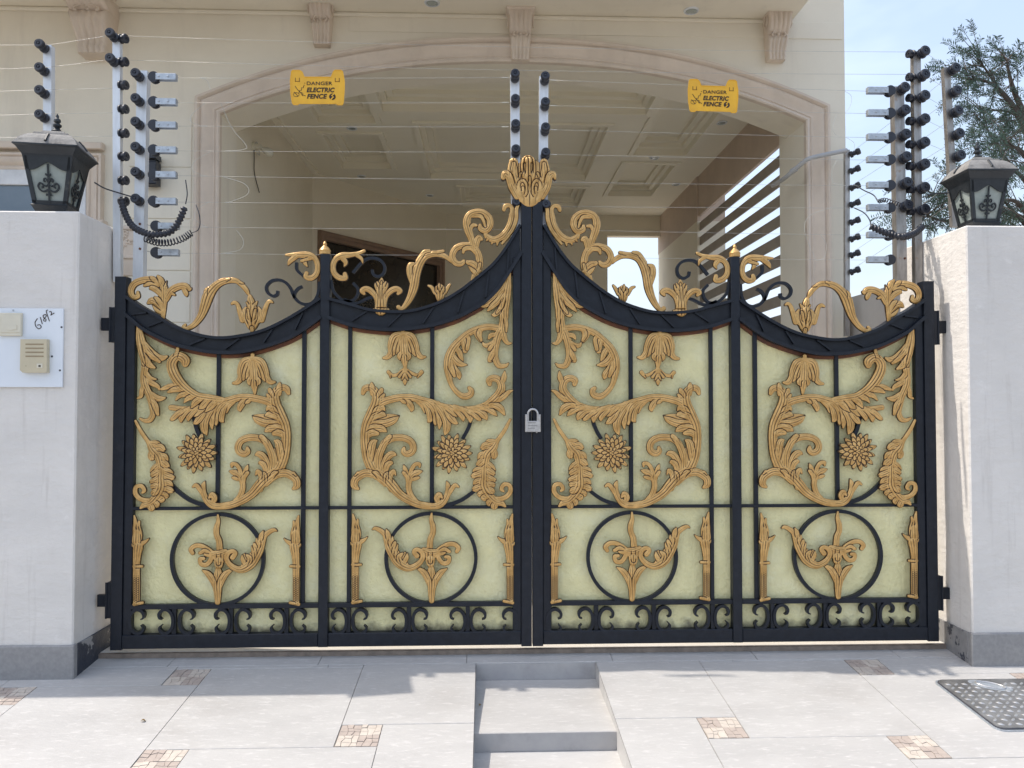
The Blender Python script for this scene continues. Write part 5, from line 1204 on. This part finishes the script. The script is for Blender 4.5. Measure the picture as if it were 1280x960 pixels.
# ================================================================== tree
def tree():
    rnd = random.Random(21); YT = 4.2
    base = Vector((P(1330, 400, YT)[0], YT, -.9)); root = thing('tree', base, 'feathery leaved tree rising behind the right lantern', 'tree')
    T = lambda x, y, dy=0: Vector(P(x, y, YT+dy))
    tr = MB(); fork = T(1322, 330); tr.tube(cat_rom([base, base.lerp(fork, .5)+Vector((.1, 0, 0)), fork, T(1300, 210), T(1288, 120)], 6), [.13-.004*k for k in range(25)], 10)
    lf = MB(); twigs = MB()
    limbs = [([fork, T(1290, 240), T(1262, 205), T(1236, 165)], 1), ([T(1300, 210), T(1275, 150), T(1248, 110), T(1226, 78)], 1), ([T(1296, 170), T(1272, 125), T(1262, 95), T(1258, 72)], .7), ([T(1298, 190), T(1272, 140), T(1240, 105), T(1205, 98)], .9),
             ([fork, T(1280, 275), T(1240, 262), T(1205, 248), T(1165, 244)], 1), ([fork, T(1290, 290), T(1265, 262), T(1240, 235)], 1), ([fork, T(1300, 250, -.5), T(1285, 200, -.7), T(1255, 175, -.8)], 1),
             ([fork, T(1285, 270, -.3), T(1262, 250, -.4), T(1225, 268, -.4)], 1), ([T(1300, 200), T(1285, 160, .4), T(1262, 140, .6), T(1225, 138, .6)], 1), ([fork, T(1275, 290), T(1230, 282), T(1175, 275), T(1158, 268)], 1), ([T(1310, 260), T(1295, 215, .3), T(1272, 185, .3), T(1250, 190, .2)], 1)]
    def frond(p, d, L_):
        d = d.normalized(); side = d.cross(Vector((0, -1, .2))).normalized(); n = 10; pts = []
        for k in range(n):
            t = k/(n-1); pts.append(p+d*L_*t+Vector((0, 0, -.28*L_*t*t)))
        twigs.tube(pts, .0022, 3, False)
        for k in range(1, n):
            for s in (-1, 1):
                q = pts[k]; dd = (side*s+d*.55+Vector((rnd.uniform(-.2, .2), rnd.uniform(-.5, .5), rnd.uniform(-.3, .2)))).normalized(); l = L_*rnd.uniform(.22, .34); w = Vector(dd).cross(Vector((rnd.uniform(-.3, .3), 1, rnd.uniform(-.4, .4)))).normalized()*l*.105
                lf.add([q, q+dd*l*.5+w, q+dd*l, q+dd*l*.5-w], [(0, 1, 2, 3)])
    for pts, f in limbs:
        c = cat_rom(pts, 7); m = len(c); tr.tube(c, [.030*(1-k/m)+.006 for k in range(m)], 6)
        for k in range(5, m):
            for _ in range(2 if k > m*.75 else (k % 2)):
                a = rnd.uniform(0, 2*pi); d = (Vector(c[k])-Vector(c[k-1])).normalized()*.5+Vector((cos(a)*.9, rnd.uniform(-.6, .6), sin(a)*.55+.05)); L_ = rnd.uniform(.18, .42)*f
                q = Vector(c[k]); e = q+d.normalized()*L_; tw = [q, q.lerp(e, .5)+Vector((0, 0, .02)), e]; twigs.tube(tw, [.006, .004, .003], 4, False)
                for j in range(3):
                    t = (j+.7)/3; b = q.lerp(e, t); aa = rnd.uniform(0, 2*pi); frond(b, d*.7+Vector((cos(aa), rnd.uniform(-.5, .5), sin(aa)*.8-.1)), rnd.uniform(.10, .20))
                frond(e, d, rnd.uniform(.12, .22))
    # denser foliage low on the right
    for _ in range(18):
        x, y = rnd.uniform(1205, 1330), rnd.uniform(175, 320)
        if x < 1240 and y < 235: continue
        p = T(x, y, rnd.uniform(-.7, .9)); a = rnd.uniform(0, 2*pi); frond(p, Vector((cos(a), rnd.uniform(-.5, .5), sin(a)*.6)), rnd.uniform(.14, .26))
    tr.build('trunk', 'bark', root, True); twigs.build('twigs', 'bark', root); lf.build('crown', 'leaf', root)
tree()

# ================================================================== light and sky
SUN = Vector((.645, -.09, -1)).normalized()
sd = bpy.data.lights.new('sun', 'SUN'); sd.energy = 2.6; sd.angle = radians(.53); sd.color = (1, .93, .84)
so = bpy.data.objects.new('sun', sd); C.objects.link(so); so.rotation_euler = SUN.to_track_quat('-Z', 'Y').to_euler(); so.location = (-8, 2, 12)
w = bpy.data.worlds.new('World'); bpy.context.scene.world = w; w.use_nodes = True
N = w.node_tree.nodes; L = w.node_tree.links; bg = N['Background']
sky = N.new('ShaderNodeTexSky'); sky.sky_type = 'NISHITA'; sky.sun_disc = False
sky.sun_elevation = math.asin(-SUN.z); sky.sun_rotation = atan2(-SUN.x, -SUN.y) % (2*pi); sky.air_density = 1.6; sky.dust_density = 3.5; sky.ozone_density = 1.5
tc = N.new('ShaderNodeTexCoord'); mp = N.new('ShaderNodeMapping'); mp.inputs['Scale'].default_value = (1, 1, 2.6); L.new(tc.outputs['Generated'], mp.inputs['Vector'])
n = N.new('ShaderNodeTexNoise'); n.inputs['Scale'].default_value = 2.2; n.inputs['Detail'].default_value = 5; n.inputs['Roughness'].default_value = .58; L.new(mp.outputs['Vector'], n.inputs['Vector'])
mr = N.new('ShaderNodeMapRange'); mr.inputs['From Min'].default_value = .42; mr.inputs['From Max'].default_value = .68; mr.inputs['To Min'].default_value = .28; mr.inputs['To Max'].default_value = .62; L.new(n.outputs['Fac'], mr.inputs['Value'])
mx = N.new('ShaderNodeMix'); mx.data_type = 'RGBA'; mx.inputs[7].default_value = (5.2, 5.8, 7.1, 1)
L.new(mr.outputs['Result'], mx.inputs['Factor']); L.new(sky.outputs['Color'], mx.inputs[6])
tn = N.new('ShaderNodeMix'); tn.data_type = 'RGBA'; tn.blend_type = 'MULTIPLY'; tn.inputs['Factor'].default_value = 1; tn.inputs[7].default_value = (.945, .945, .965, 1); L.new(mx.outputs[2], tn.inputs[6]); L.new(tn.outputs[2], bg.inputs['Color']); bg.inputs['Strength'].default_value = .15
sc = bpy.context.scene
sc.view_settings.view_transform = 'Standard'; sc.view_settings.look = 'None'; sc.view_settings.gamma = 1; sc.view_settings.exposure = .70
try: sc.view_settings.use_curve_mapping = False
except Exception: pass
sc.render.engine = 'CYCLES'; sc.cycles.max_bounces = 10; sc.cycles.diffuse_bounces = 6
